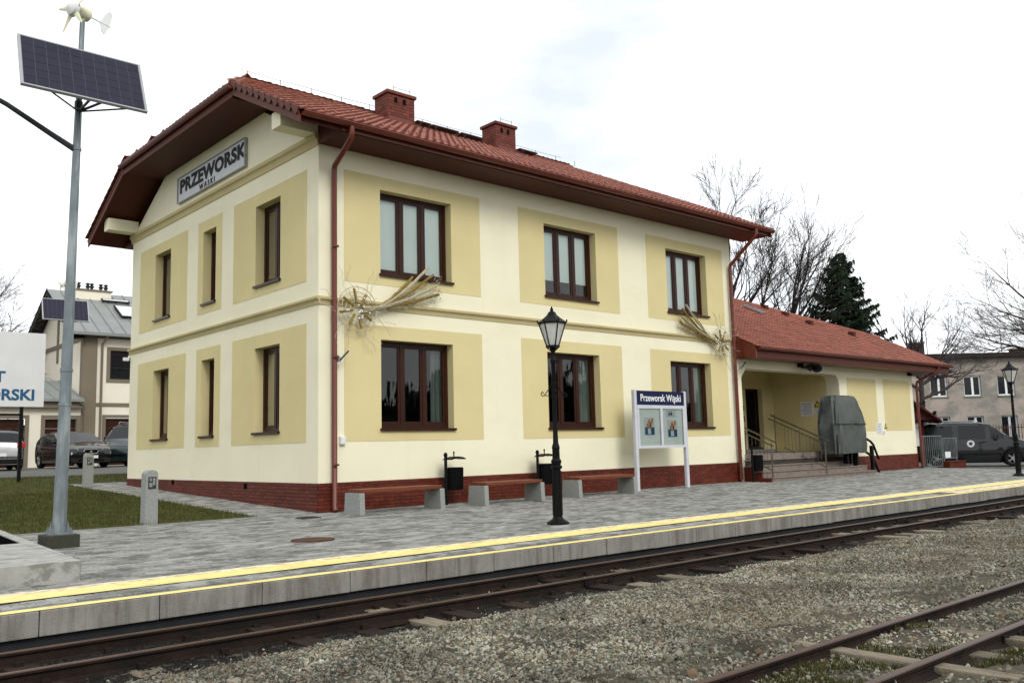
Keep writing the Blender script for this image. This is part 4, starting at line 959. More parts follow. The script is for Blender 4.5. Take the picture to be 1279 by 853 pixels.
for (x, z0, z1) in ((.55, -.3, .2), (-.1, -.25, .15), (.15, -.25, .15)):
    q = MB(); q.box(x - .05, -.1, z0, x + .05, .05, z1); q.build('support_foot', M['black'], sl)
br_ = thing('lift_rail', 'black double guide rail of the stair lift beside the steps', 'guide rail', (21, -.5, 0))
q = MB(); q.tube([(-1.2, 0, 1.50), (-.80, 0, 1.33), (0.0, 0, 1.06), (.18, 0, .94), (.38, 0, .62), (.50, 0, .46)], .04, 8); q.build('upper_rail', M['black'], br_, smooth=40)
q = MB(); q.tube([(-1.2, 0, 1.02), (-.75, 0, .83), (-.12, 0, .62), (.12, 0, .46), (.33, 0, .16), (.48, 0, -.02)], .045, 8); q.build('lower_rail', M['black'], br_, smooth=40)
for (x, z0, z1) in ((.02, G(21, -.5), .92), (-1.17, .27, .75)):
    q = MB(); q.bbox(x - .05, -.05, z0, x + .07, .05, z1, .01); q.build('post', M['black'], br_)

# ------------------------------------------------------------------ benches
def bench(x0, x1, lab):
    t = thing('bench', lab, 'bench', ((x0 + x1) / 2, -.95, G(0, -.95)), group='benches along the station wall'); h = (x1 - x0) / 2
    for s_ in (-1, 1):
        q = MB(); xa = s_ * (h - .055)
        q.prism([(-.235, 0), (.32, 0), (.29, .385), (.28, .398), (-.205, .398), (-.215, .385)], 'x', xa - .055, xa + .055); q.build('support', M['granite'], t)
    for k in range(4):
        y = -.15 + k * .125; q = MB(); q.bbox(-h + .05, y - .058, .40, h - .05, y + .058, .465, .008); q.build('slat', M['wood_red'], t)
    return t
bench(.19, 2.14, 'red slatted bench on concrete supports nearest the building corner')
bench(3.16, 4.86, 'red slatted bench on concrete supports between the two litter bins')
bench(5.92, 7.92, 'red slatted bench on concrete supports right of the lamp and beside the notice board')
# ------------------------------------------------------------------ litter bins
def bin_(x, y, lab):
    t = thing('litter_bin', lab, 'litter bin', (x, y, G(x, y)), group='black litter bins at the wall')
    q = MB(); q.tube([(0, 0, 0), (0, 0, 1.02)], .033, 10); q.lathe([(.035, 1.0), (.045, 1.03), (.03, 1.075), (.004, 1.09)], 10); q.build('post', M['black'], t, smooth=40)
    q = MB(); q.lathe([(.165, .30), (.17, .31), (.185, .76), (.19, .77), (.175, .772), (.16, .32)], 16, (.24, 0), sq=.8)
    for k in range(16):
        a_ = 2 * math.pi * k / 16; q.tube([(.24 + .176 * math.cos(a_), .14 * math.sin(a_), .32), (.24 + .19 * math.cos(a_), .152 * math.sin(a_), .76)], .010, 4)
    q.build('basket', M['black'], t, smooth=40)
    q = MB(); pts = [(.0, .93), (.10, .985), (.24, 1.0), (.36, .985), (.44, .955), (.44, .935), (.24, .965), (.06, .93)]
    q.prism([(a_, z) for a_, z in pts], 'y', -.13, .13); q.tube([(.22, 0, .98), (.22, 0, 1.08)], .014, 6); q.lathe([(.005, 1.06), (.025, 1.08), (.005, 1.11)], 8, (.22, 0)); q.build('lid', M['black'], t)
    return t
bin_(2.80, -.35, 'black litter bin between the first and second bench from the corner')
bin_(5.44, -.35, 'black litter bin standing behind the street lamp')
bin_(13.75, -.55, 'black litter bin beside the right downpipe at the porch steps')

# ------------------------------------------------------------------ lamps
def lamp(x, y, lab):
    t = thing('street_lamp', lab, 'street lamp', (x, y, G(x, y)), group='cast iron lamps on the platform')
    q = MB(); q.lathe([(.175, 0), (.175, .03), (.14, .055), (.09, .085), (.075, .12)], 8); q.build('base', M['black'], t)
    q = MB(); q.lathe([(.075, .11), (.07, .5), (.068, .86), (.095, .88), (.095, .91), (.07, .93), (.085, .97), (.085, 1.0), (.062, 1.03), (.06, 1.18), (.068, 1.2), (.045, 1.28), (.038, 1.5), (.036, 2.55), (.05, 2.58), (.05, 2.61), (.034, 2.64), (.034, 2.74), (.055, 2.78), (.03, 2.82)], 12)
    for k in range(8): a_ = k * math.pi / 4; q.tube([(.072 * math.cos(a_), .072 * math.sin(a_), .14), (.068 * math.cos(a_), .068 * math.sin(a_), .84)], .010, 4)
    for z in (2.02, 2.12, 2.24): q.lathe([(.037, z - .012), (.046, z - .01), (.046, z + .01), (.037, z + .012)], 10)
    q.build('post', M['black'], t, smooth=35)
    q = MB()
    for s_ in (-1, 1):
        q.tube([(s_ * .04, 0, 2.24), (s_ * .12, 0, 2.13), (s_ * .22, 0, 2.03), (s_ * .27, 0, 2.02), (s_ * .29, 0, 2.06), (s_ * .26, 0, 2.09), (s_ * .235, 0, 2.06)], .008, 5); q.tube([(s_ * .04, 0, 2.03), (s_ * .22, 0, 2.03)], .007, 5)
    q.build('scroll_bracket', M['black'], t)
    # lantern: six sides
    zb, zt, rb, rt_ = 2.83, 3.20, .095, .215; n = 6
    q = MB()
    for k in range(n):
        a_ = 2 * math.pi * k / n + .2; c_, s_ = math.cos(a_), math.sin(a_)
        q.tube([(rb * c_, rb * s_, zb), (rt_ * c_, rt_ * s_, zt)], .011, 5)
        q.tube([(rt_ * c_, rt_ * s_, zt), (rt_ * 1.1 * c_, rt_ * 1.1 * s_, zt + .03), (rt_ * 1.12 * c_, rt_ * 1.12 * s_, zt + .06)], .013, 5)
        q.tube([(rb * 1.15 * c_, rb * 1.15 * s_, zb - .005), (.035 * c_, .035 * s_, zb - .07)], .009, 4)
    q.lathe([(rb * 1.2, zb - .02), (rb * 1.2, zb + .015), (rb * .9, zb + .016)], n, rot=.2); q.lathe([(rt_ * .98, zt - .01), (rt_ * 1.1, zt), (rt_ * 1.1, zt + .02), (.13, zt + .10), (.075, zt + .15), (.07, zt + .17), (.045, zt + .20), (.02, zt + .205), (.03, zt + .225), (.022, zt + .245), (.004, zt + .29)], n, rot=.2)
    q.build('lantern_frame', M['black'], t)
    q = MB()
    for k in range(n):
        a0 = 2 * math.pi * k / n + .2; a1 = a0 + 2 * math.pi / n; f_ = .96
        q.quad((rb * f_ * math.cos(a0), rb * f_ * math.sin(a0), zb + .01), (rb * f_ * math.cos(a1), rb * f_ * math.sin(a1), zb + .01), (rt_ * f_ * math.cos(a1), rt_ * f_ * math.sin(a1), zt - .005), (rt_ * f_ * math.cos(a0), rt_ * f_ * math.sin(a0), zt - .005))
    q.build('lantern_glass', M['frost'], t)
    return t
l1 = lamp(1.377, -5.124, 'black cast iron lamp on the platform in front of the middle window')
copy_tree(l1, (20.82, -5.17, G(20, -5.17)), 0.4, label='black cast iron lamp at the far right edge in front of the dark van')

# ------------------------------------------------------------------ notice board
nb = thing('notice_board', 'grey station notice board with navy header reading Przeworsk Wąski', 'notice board', (9.49, -.7, G(9, -.7)))
for (x, nm) in ((-1.0, 'post'), (1.0, 'post')):
    q = MB(); q.bbox(x - .05, -.05, 0, x + .05, .05, 2.53, .02); q.build(nm, M['post_w'], nb)
q = MB(); q.box(-.949, -.045, 2.15, .949, .045, 2.51); q.build('header_panel', M['navy'], nb)
mw = face_mw((0, -.049, 2.25), (1, 0, 0), (0, -1, 0)); text('lettering', 'Przeworsk Wąski', .25, M['white'], nb, mw, align='CENTER', sx=.90, off=.004, ext=.002)
q = MB()
for (x0, z0, x1, z1) in ((-.949, 1.06, .949, 1.13), (-.949, 2.06, .949, 2.149), (-.949, 1.13, -.88, 2.06), (.88, 1.13, .949, 2.06), (-.045, 1.13, .045, 2.06)): q.box(x0, -.05, z0, x1, .05, z1)
q.build('case_frame', M['post_w'], nb)
q = MB(); q.box(-.879, -.008, 1.131, .879, .03, 2.059); q.build('pin_board', M['pinboard'], nb)
def poster(x, z, w_, h_):
    q = MB(); q.box(x, -.014, z, x + w_, -.009, z + h_, 0); q.box(x + .02, -.017, z + .02, x + w_ - .02, -.0141, z + h_ * .45, 1); q.box(x + .04, -.017, z + h_ * .46, x + w_ * .36, -.0141, z + h_ * .85, 0)
    for (a_, c_) in ((.3, .55), (.45, .75), (.6, .62), (.75, .82), (.55, .5)): q.box(x + w_ * a_ - .03, -.0185, z + h_ * c_ - .05, x + w_ * a_ + .04, -.0171, z + h_ * c_ + .05, 2)
    q.box(x + w_ * .30, -.0185, z + .04, x + w_ * .62, -.0171, z + h_ * .4, 3)
    q.build('poster', [M['paper'], M['blue'], M['orange'], M['white']], nb)
poster(-.66, 1.38, .40, .46); poster(.26, 1.32, .40, .46)
q = MB(); q.box(.22, -.015, 1.84, .62, -.009, 2.03); q.build('notice_sheet', M['paper'], nb)
mw = face_mw((.31, -.017, 1.885), (1, 0, 0), (0, -1, 0)); text('lettering', '64', .15, M['ink'], nb, mw, sx=1.1, off=.003, ext=.001)
q = MB()
for (x0, x1) in ((-.88, -.045), (.045, .88)): q.add([(x0, -.04, 1.13), (x1, -.04, 1.13), (x1, -.04, 2.06), (x0, -.04, 2.06)], [(0, 1, 2, 3)])
q.build('glass_door', M['glass'], nb)

# ------------------------------------------------------------------ bollards, block, covers, slab
def bollard(x, y, lab):
    t = thing('bollard', lab, 'bollard', (x, y, G(x, y)), rz=R(8), group='granite bollards on the lawn edge')
    q = MB(); n = 14; pr = []
    w_ = .115
    prof = [(-w_, 0), (w_, 0), (w_ * .93, .84)] + [(w_ * .93 * math.cos(R(a_)), .84 + .075 * math.sin(R(a_))) for a_ in range(20, 180, 20)] + [(-w_ * .93, .84)]
    q.prism(prof, 'y', -.08, .08); q.build('stone', M['granite'], t)
    q = MB(); q.box(-.07, -.088, .60, .07, -.079, .80); q.build('badge', M['steel_d'], t)
    q = MB(); q.box(-.055, -.091, .63, .0, -.0881, .70); q.box(.01, -.091, .66, .05, -.0881, .78); q.box(-.05, -.091, .73, -.01, -.0881, .78); q.build('emblem', M['concrete'], t)
    return t
b1 = bollard(-3.12, .16, 'round topped grey granite bollard on the lawn edge near the gable'); 
copy_tree(b1, (-1.08, 10.55, G(0, 10.55)), label='farther granite bollard at the back corner of the lawn')
q = MB(); n = 20
for r0, z0, mi in ((.0, 0, 0),): q.lathe([(.30, -.01), (.30, .012), (.26, .014), (.0001, .014)], 24)
tag(q.build('manhole_cover', M['rust'], loc=(-2.40, -4.12, G(0, -4.12) + .002)), 'round rusty manhole cover in the paving before the corner', 'manhole cover')
q = MB(); q.box(-.18, -.14, -.01, .18, .14, .012)
for k in range(6): q.box(-.15, -.12 + k * .045, .0121, .15, -.10 + k * .045, .018)
tag(q.build('drain_grate', M['mossy'], loc=(-.66, -.82, G(0, -.82) + .002)), 'small dark square drain grate by the building corner', 'drain')
q = MB()   # raised concrete slab around a pit
zt = .12
for poly in ([(-9.5, -5.50), (-5.84, -5.60), (-5.765, -2.9), (-9.5, -2.85)], [(-9.5, -.98), (-5.595, -.98), (-5.55, 0), (-9.5, 0)], [(-5.838, -5.60), (-5.42, -.05), (-5.552, -.05), (-5.764, -2.899)]):
    q.prism(poly, 'z', -.2, zt + (.002 if len(q.v) > 10 else 0))
cs_ = q.build('concrete_surround', M['slab_paving']); cs_['kind'] = 'structure'
q = MB(); q.prism([(-9.5, -2.84), (-9.5, -.985), (-5.626, -.985), (-5.769, -2.84)], 'z', -.2, .0); q.prism([(-5.632, -.99), (-5.624, -.99), (-5.767, -2.84), (-5.775, -2.84)], 'z', .001, .112); q.prism([(-9.5, -2.845), (-5.77, -2.895), (-5.77, -2.885), (-9.5, -2.835)], 'z', .001, .11); q.box(-9.5, -.995, .001, -5.63, -.983, .11); q.build('pit_dark_fill', M['dark'], cs_)  # near-black plate and lining: shade of the damp pit put into the colour

# ------------------------------------------------------------------ solar lamp poles
def solar(loc_, lab, arm=True, rz=0.0):
    t = thing('solar_pole', lab, 'solar lamp pole', loc_, rz, group='solar and wind lamp poles')
    q = MB(); q.bbox(-.21, -.21, -.05, .21, .21, .14, .012); q.build('footing', M['mossy'], t)
    q = MB(); q.box(-.15, -.15, .141, .15, .15, .16)
    for sx_ in (-1, 1):
        for sy_ in (-1, 1):
            q.lathe([(.022, .161), (.022, .20), (.012, .201), (.012, .23)], 6, (sx_ * .115, sy_ * .115))
    for a_ in range(4):
        c_, s_ = math.cos(a_ * math.pi / 2), math.sin(a_ * math.pi / 2); q.add([(c_ * .10, s_ * .10, .161), (c_ * .15, s_ * .15, .161), (c_ * .10, s_ * .10, .32)], [(0, 1, 2)])
    q.build('base_plate', M['galv'], t)
    q = MB(); q.lathe([(.090, .16), (.078, 1.9), (.062, 4.2), (.053, 5.55), (.047, 6.15)], 10); q.build('pole', M['galv'], t, smooth=30)
    q = MB()
    for z, r_ in ((1.88, .079), (2.35, .076), (5.50, .056)): q.lathe([(r_ - .004, z - .02), (r_ + .008, z - .02), (r_ + .008, z + .02), (r_ - .004, z + .02)], 10)
    q.build('collar', M['galv'], t, smooth=30)
    q = MB(); q.tube([(0, 0, 6.1), (0, 0, 6.2)], .056, 8); q.build('neck', M['steel_d'], t)
    q = MB(); q.lathe([(.044, 6.1), (.036, 7.42)], 8); q.build('mast', M['galv'], t)
    # panel
    C0 = Vector((-.035, -.31, 6.50)); X = Vector((.9994, -.034, -.0056)); Y = Vector((.021, .470, .882)); Z = X.cross(Y)
    mw = Matrix((X, Y, Z)).transposed().to_4x4(); mw.translation = C0; mw = mw @ Matrix.Diagonal((.975, .975, .975, 1))
    pb = MB(); pb.box(-.82, -.495, -.02, .82, .495, .012); pn = pb.build('solar_panel', M['pvgrid'], t); pn.data.transform(mw)
    fb = MB()
    for (x0, y0, x1, y1) in ((-.835, -.51, .835, -.485), (-.835, .485, .835, .51), (-.835, -.485, -.80, .485), (.80, -.485, .835, .485)): fb.box(x0, y0, -.03, x1, y1, .018)
    f_ = fb.build('frame', M['alu'], pn); f_.data.transform(mw)
    nx_, ny_ = 10, 6; cm = MB(); cw, ch = 1.59 / nx_, .96 / ny_; cm.box(-cw / 2 + .003, -ch / 2 + .003, .0, cw / 2 - .003, ch / 2 - .003, .004, tint=0); cme = cm.mesh('solar_cell', M['pv'])
    for i in range(nx_):
        for j in range(ny_):
            o = link('solar_cell', cme, pn); mm = mw.copy(); mm.translation = mw @ Vector((-.795 + cw * (i + .5), -.48 + ch * (j + .5), .0125)); o.matrix_local = mm
    sb = MB(); A = Vector((0, -.02, 6.05))
    for P in ((-.55, -.40), (.62, -.46), (0.05, -.48)): sb.tube([A, mw @ Vector((P[0], P[1], -.035))], .02 if P[0] < .1 and P[0] > -.1 else .013, 6)
    sb.tube([mw @ Vector((-.8, -.46, -.035)), mw @ Vector((.8, -.46, -.035))], .02, 4); sb.tube([A, mw @ Vector((.22, -.47, -.035))], .02, 6)
    sb.build('panel_bracket', M['steel_d'], t)
    # street lamp arm
    if arm:
        sb = MB(); sb.tube([(0, 0, 5.48), (-.35, .02, 5.66), (-.9, .04, 5.95), (-1.9, .1, 6.35)], [.045, .04, .036, .03], 8); ar = sb.build('lamp_arm', M['steel_d'], t, smooth=40)
        sb = MB(); sb.bbox(-2.55, .0, 6.33, -1.88, .22, 6.43, .03); sb.build('lamp_head', M['alu'], ar)
    # wind turbine
    hub = Vector((.0, .0, 7.54)); ax = Vector((-.93, -.30, .06)).normalized() * .72; side = ax.cross(Vector((0, 0, 1))).normalized(); vu = side.cross(ax.normalized())
    wt = MB(); wt.tube([hub - ax * .16, hub - ax * .12, hub + ax * .08, hub + ax * .14], [.05, .095, .095, .06], 14); wt.tube([hub - Vector((0, 0, .16)), hub], .032, 8); body = wt.build('turbine_body', M['ivory'], t, smooth=40)
    wt = MB(); wt.tube([hub + ax * .14, hub + ax * .17, hub + ax * .26, hub + ax * .33], [.09, .125, .11, .03], 16); wt.build('nose_cone', M['white'], body, smooth=40)
    for k in range(5):
        a_ = math.radians(72 * k + 14); d = side * math.cos(a_) + vu * math.sin(a_); p = -side * math.sin(a_) + vu * math.cos(a_); bl = MB()
        st = [(.08, .04, .45), (.13, .042, .35), (.26, .028, .2), (.37, .016, .12)]
        vs = []
        for (r_, w_, tw) in st:
            q_ = p * math.cos(tw) + ax * math.sin(tw); nrm = d.cross(q_); O = hub + ax * .2 + d * r_
            vs += [O - q_ * w_, O + nrm * .006, O + q_ * w_, O - nrm * .006]
        bl.add(vs, [(4 * i + j, 4 * i + (j + 1) % 4, 4 * i + 4 + (j + 1) % 4, 4 * i + 4 + j) for i in range(3) for j in range(4)] + [(12, 13, 14, 15)]); bl.build('blade', M['ivory'], body)
    wt = MB(); wt.tube([hub - ax * .12, hub - ax * .62], .012, 6)
    tp = [(.36, .0), (.40, -.16), (.47, -.20), (.56, -.02), (.60, .25), (.53, .30), (.44, .18)]
    O = hub; nrm = side * .005
    vs = [O - ax * a_ * 1.08 + vu * (z * .8) + nrm for a_, z in tp] + [O - ax * a_ * 1.08 + vu * (z * .8) - nrm for a_, z in tp]; n = len(tp)
    wt.add(vs, [tuple(range(n)), tuple(range(2 * n - 1, n - 1, -1))] + [(i, (i + 1) % n, n + (i + 1) % n, n + i) for i in range(n)]); wt.build('tail_fin', M['white'], body)
    return t
s1 = solar((-5.15, -2.21, .0), 'tall galvanised pole with solar panel and wind turbine on the lawn corner')
s1.rotation_euler = (0, .010, 0)
s2_ = solar((1.12, 21.6, .33), arm=False, rz=R(-4), lab='distant galvanised pole with solar panel and turbine by the parking lot')

# ------------------------------------------------------------------ big white sign at left
sb_ = thing('billboard', 'white billboard with blue lettering on black posts at the left edge', 'billboard', (-3.2, 13.85, G(0, 13.85)))
q = MB(); q.box(-2.2, -.0, 2.22, 1.77, .05, 4.42); q.build('panel', M['sign_w'], sb_)
q = MB(); 
for x in (1.20, -1.6):
    q = MB(); q.box(x - .045, .051, -.1, x + .045, .13, 4.2); q.build('post', M['black'], sb_)
q = MB(); q.box(-1.6, .055, 1.96, 1.25, .10, 2.02); q.build('crossbar', M['black'], sb_)
mw = face_mw((1.53, -.004, 2.42), (1, 0, 0), (0, -1, 0)); text('lettering', 'ORSKI', .44, M['navy_t'], sb_, mw, sx=1.05, off=.014, align='RIGHT')
mw = face_mw((.72, -.004, 2.94), (1, 0, 0), (0, -1, 0)); text('lettering', 'T', .44, M['navy_t'], sb_, mw, sx=1.1, off=.014, align='RIGHT')

# ------------------------------------------------------------------ facade details
def comet(cx, cz, dirx, lab, size=1.0):
    t = thing('comet_decoration', lab, 'christmas light', (cx, -.10, cz), group='comet light decorations on the facade')
    r2 = random.Random(int(cx * 10))
    # tail ribbons
    ends = [(1.35, .38), (1.62, .84), (1.95, 1.12), (1.98, .60), (2.05, .22)]
    for i, (ex, ez) in enumerate([(1.30, .80), (1.72, 1.05), (1.88, .92), (1.95, .68), (2.02, .50)]):
        ex *= size * .95; ez *= size; q = MB(); pts = []
        for k in range(15):
            s_ = k / 14; pts.append((dirx * (.12 + ex * s_), -.04 - .02 * (i % 2) + r2.uniform(-.008, .008), ez * (s_ ** 1.55) + .03 * (i - 2) * (1 - s_) + r2.uniform(-.008, .008)))
        q.tube(pts, [r2.uniform(.026, .040) for _ in pts], 6); q.build('tail_ribbon', M['gold'] if i != 1 and i != 3 else M['silver'], t)
    q = MB()
    for i in range(700):   # tinsel between ribbons
        s_ = r2.random() ** .8; ex = 2.0 * size * s_; ez = size * (s_ ** 1.55) * r2.uniform(.30, .95) + .06 * r2.uniform(-1, 1)
        p = Vector((dirx * (.12 + ex), -.05 + r2.uniform(-.03, .03), ez)); q.tube([p, p + Vector((r2.uniform(-.05, .05), r2.uniform(-.03, .03), r2.uniform(-.05, .05)))], .004, 3)
    q.build('tinsel', M['gold'] if size < 1 else M['silver'], t, stuff=True)
    for k in range(8):
        a_ = R(45 * k + 12); rr = .42 * size * r2.uniform(.85, 1.1); q = MB()
        q.tube([(math.cos(a_) * .12, -.05, math.sin(a_) * .12), (math.cos(a_) * rr, -.06, math.sin(a_) * rr)], .028, 6); q.build('star_ray', M['gold'], t)
    q = MB(); q.tube([(.46 * size * math.cos(R(a_)), -.04, .46 * size * math.sin(R(a_))) for a_ in range(0, 361, 15)], .008, 5)
    for a_ in range(0, 360, 30):
        p = [(math.cos(R(a_)) * .1 * j + .03 * math.sin(j * 3 + a_), -.05, math.sin(R(a_)) * .1 * j + .03 * math.cos(j * 3 + a_)) for j in range(1, 6)]; q.tube(p, .006, 4)
    for rr_ in (.17, .28, .37): q.tube([(rr_ * size * math.cos(R(a_)), -.05, rr_ * size * math.sin(R(a_)) + .02 * math.sin(a_)) for a_ in range(0, 361, 20)], .009, 4)
    q.build('star_wire', M['silver'], t)
    q = MB()
    for k in range(16):
        a0 = r2.uniform(0, 6.28); p = Vector((math.cos(a0) * .4, -.05, math.sin(a0) * .4)); pts = [p.copy()]; d = a0
        for j in range(7):
            d += r2.uniform(-1.2, 1.2); d = d * .7 + a0 * .3; p = p + Vector((math.cos(d) * .085, r2.uniform(-.02, .02), math.sin(d) * .085)) * size; pts.append(p.copy())
        q.tube(pts, .0045, 4)
    q.build('light_cord', M['silver'], t)
    q = MB()
    for k in range(14):
        a0 = r2.uniform(0, 6.28); rr = r2.uniform(.05, .36); x, z = math.cos(a0) * rr, math.sin(a0) * rr
        bm = bmesh.new(); bmesh.ops.create_icosphere(bm, subdivisions=1, radius=.024); q.add([(v.co.x + x, v.co.y - .07, v.co.z + z) for v in bm.verts], [[v.index for v in f.verts] for f in bm.faces]); bm.free()
    q.build('light_bulbs', M['white'], t, stuff=True)
    return t
comet(.80, 3.98, 1, 'gold tinsel comet decoration over the belt course at the left corner', 1.0)
comet(13.12, 4.05, -1, 'smaller gold tinsel comet decoration beside the right downpipe', .92)
t = thing('junction_box', 'small white junction box low on the facade beside the downpipe', 'junction box', (.515, 0, 1.37)); q = MB(); q.bbox(-.06, -.07, -.08, .06, -.0005, .08, .012); q.build('housing', M['white'], t); q = MB(); q.bbox(-.045, -.076, -.06, .045, -.071, .06, .002); q.build('lid', M['paper'], t)
for (x, z, lab) in ((.38, 2.95, 'small flag holder bracket on the left downpipe'), (14.02, 3.35, 'small flag holder bracket beside the right downpipe')):
    t = thing('flag_bracket', lab, 'flag holder', (x, -.17, z), group='flag holder brackets'); q = MB(); q.box(-.03, -.0, -.05, .02, .05, .05); q.build('plate', M['alu'], t); q = MB(); q.tube([(0, 0, -.02), (.16, -.06, .17)], .018, 8); q.build('socket', M['steel_d'], t)
# loudspeakers under the annex eave
for (x, rz, lab) in ((17.45, .5, 'left grey horn loudspeaker under the porch eave'), (18.05, -.6, 'right grey horn loudspeaker under the porch eave')):
    t = thing('loudspeaker', lab, 'loudspeaker', (x, -.22, 3.50), rz, group='horn loudspeakers'); q = MB(); vs = []
    n = 12; prof = [(.04, .10), (.05, .0), (.07, -.08), (.12, -.16), (.17, -.22)]
    for r_, y in prof:
        for j in range(n): a_ = 2 * math.pi * j / n; vs.append((r_ * math.cos(a_) * 1.15, y, r_ * math.sin(a_) * .85 + y * .15))
    q.add(vs, [(i * n + j, i * n + (j + 1) % n, (i + 1) * n + (j + 1) % n, (i + 1) * n + j) for i in range(4) for j in range(n)] + [tuple(range(n))]); q.build('horn', M['steel_d'], t, smooth=40)
    q = MB(); q.lathe([(.05, -.04), (.06, 0), (.04, .06)], 8, (0, .04)); q.box(-.015, .0, .0, .015, .2, .16); q.build('bracket', M['black'], t)
t = thing('security_camera', 'small black camera under the right end of the annex eave', 'camera', (25.3, -.06, 3.55)); q = MB(); q.bbox(-.06, -.1, -.05, .06, .05, .05, .02); q.build('housing', M['black'], t); q = MB(); q.box(-.02, -.03, .05, .02, .06, .11); q.build('arm', M['black'], t)
t = thing('security_camera', 'small white camera at the far corner of the gable below the belt', 'camera', (-.03, YB + .02, 3.92)); q = MB(); q.bbox(-.16, -.05, -.06, .0, .05, .04, .02); q.build('housing', M['white'], t); q = MB(); q.box(-.02, -.02, .0401, .03, .02, .1); q.build('arm', M['white'], t)
# notices
def notice(name, plane, c, a0, a1, z0, z1, lab, lines=True, mt='paper'):
    P = (lambda a, d, z: (a, c - d, z)) if plane == 'y' else (lambda a, d, z: (c - d, a, z))
    o = thing(name, lab, 'notice', P((a0 + a1) / 2, 0, z0)); L0 = Vector(o.location)
    q = MB(); p, s_ = Vector(P(a0, .001, z0)) - L0, Vector(P(a1, .006, z1)) - L0; q.box(*p, *s_); q.build('sheet', M[mt], o)
    if lines:
        q = MB(); n = 6
        for k in range(n):
            zz = z1 - (z1 - z0) * (k + 1) / (n + 1); p, s_ = Vector(P(a0 + (a1 - a0) * .12, .0065, zz)) - L0, Vector(P(a1 - (a1 - a0) * (.12 + .2 * (k % 3) / 3), .0075, zz + (z1 - z0) * .03)) - L0; q.box(*p, *s_)
        q.build('print_lines', M['steel_d'], o)
    return o
notice('paper_notice', 'y', 0, 22.50, 22.92, 1.32, 1.72, 'white paper notice on the annex wall left of the warning triangle'); notice('paper_notice', 'y', 0, 22.94, 23.12, 1.28, 1.42, 'small white paper strip below the warning triangle on the annex')
notice('information_sheet', 'x', PXR, 1.02, 1.52, 2.0, 2.5, 'large pale information sheet on the porch side wall'); notice('information_sheet', 'x', PXR, .78, .98, 2.05, 2.22, 'small white card under the warning triangle in the porch')
def warn(plane, c, a, z, lab, s_=.13):
    P = (lambda a_, d, z_: (a_, c - d, z_)) if plane == 'y' else (lambda a_, d, z_: (c - d, a_, z_)); o = thing('warning_sign', lab, 'warning sign', P(a, 0, z), group='triangular camera warning signs'); L0 = Vector(o.location)
    q = MB(); A = [(-s_, 0), (s_, 0), (0, s_ * 1.75)]
    vs = [Vector(P(a + u, .0, z + v)) - L0 for u, v in A] + [Vector(P(a + u, .006, z + v)) - L0 for u, v in A]; q.add(vs, [(0, 1, 2), (5, 4, 3), (0, 3, 4, 1), (1, 4, 5, 2), (2, 5, 3, 0)]); q.build('plate', M['ink'], o)
    q = MB(); vs = [Vector(P(a + u * .55, .0062, z + .035 + v * .55)) - L0 for u, v in A] + [Vector(P(a + u * .55, .0075, z + .035 + v * .55)) - L0 for u, v in A]; q.add(vs, [(0, 1, 2), (5, 4, 3), (0, 3, 4, 1), (1, 4, 5, 2), (2, 5, 3, 0)]); q.build('yellow_field', M['yellow_s'], o)
warn('y', 0, 23.22, 1.50, 'black and yellow warning triangle on the annex front wall', .12); warn('x', PXR, .86, 2.30, 'dark warning triangle on the porch side wall above the lift cover', .13)
for z, lab in ((1.95, 'lower small red plate beside the porch door'), (2.32, 'upper small red plate beside the porch door')):
    t = thing('fire_plate', lab, 'sign plate', (18.08, 2.6, z)); q = MB(); q.box(-.09, -.012, -.08, .09, -.001, .08); q.build('plate', M['darkred'], t); q = MB(); q.box(-.04, -.014, -.03, .04, -.0121, .03); q.build('pictogram', M['paper'], t)

# ------------------------------------------------------------------ fence, gate, pedestal, shelter
fz = lambda x: G(x, 0)
gt = thing('metal_gate', 'low galvanised bar gate beside the annex corner', 'gate', (25.95, -.05, -.03))
def panel(o, x0, x1, z0, z1, n, y=0, skip=False):
    q = MB(); q.box(x0, y - .018, z1 - .035, x1, y + .018, z1); q.box(x0, y - .015, z0, x1, y + .015, z0 + .03); q.box(x0, y - .018, z0 + .03, x0 + .035, y + .018, z1 - .035); q.box(x1 - .035, y - .018, z0 + .03, x1, y + .018, z1 - .035); q.build('frame', M['galv'], o)
    for k in range(1, n): q = MB(); x = x0 + (x1 - x0) * k / n; q.box(x - .009, y - .009, z0 + .03, x + .009, y + .009, z1 - .035); q.build('bar', M['galv'], o)
panel(gt, 0, 1.72, .03, 1.25, 10)
fn = thing('bar_fence', 'galvanised bar fence panel standing on the brick base', 'fence', (27.75, -.05, -.05)); panel(fn, 0, 1.35, .34, 1.17, 11); 
for x in (.08, 1.27): q = MB(); q.lathe([(.045, .20), (.045, .22), (.018, .23), (.018, .34)], 8, (x, 0)); q.build('foot', M['galv'], fn)
q = MB(); q.box(.15, -.03, .38, .65, -.02, .62); q.build('sign_plate', M['paper'], fn)
fb_ = thing('brick_base', 'low red brick base with slab top carrying the bar fence', 'brick base', (27.7, -.1, -.1)); q = MB(); q.box(0.01, -.2 + .01, 0, 1.55, .29, .26)
o = q.build('core', M['brick_joint'], fb_); q = MB()
for r_ in range(4):
    x = -(r_ % 2) * .125
    while x < 1.55:
        lo_, hi_ = max(0, x), min(1.56, x + .25)
        if hi_ - lo_ > .02: q.box(lo_ + .004, -.2, r_ * .066 + .004, hi_ - .004, -.17, r_ * .066 + .06)
        x += .25
    for yy in (-.168, .06): q.box(0, yy, r_ * .066 + .004, .02, yy + .22, r_ * .066 + .06)
q.build('bricks', M['brick'], o, stuff=True); q = MB(); q.bbox(-.03, -.23, .262, 1.6, .32, .30, .008); q.build('slab_top', M['brick'], fb_)
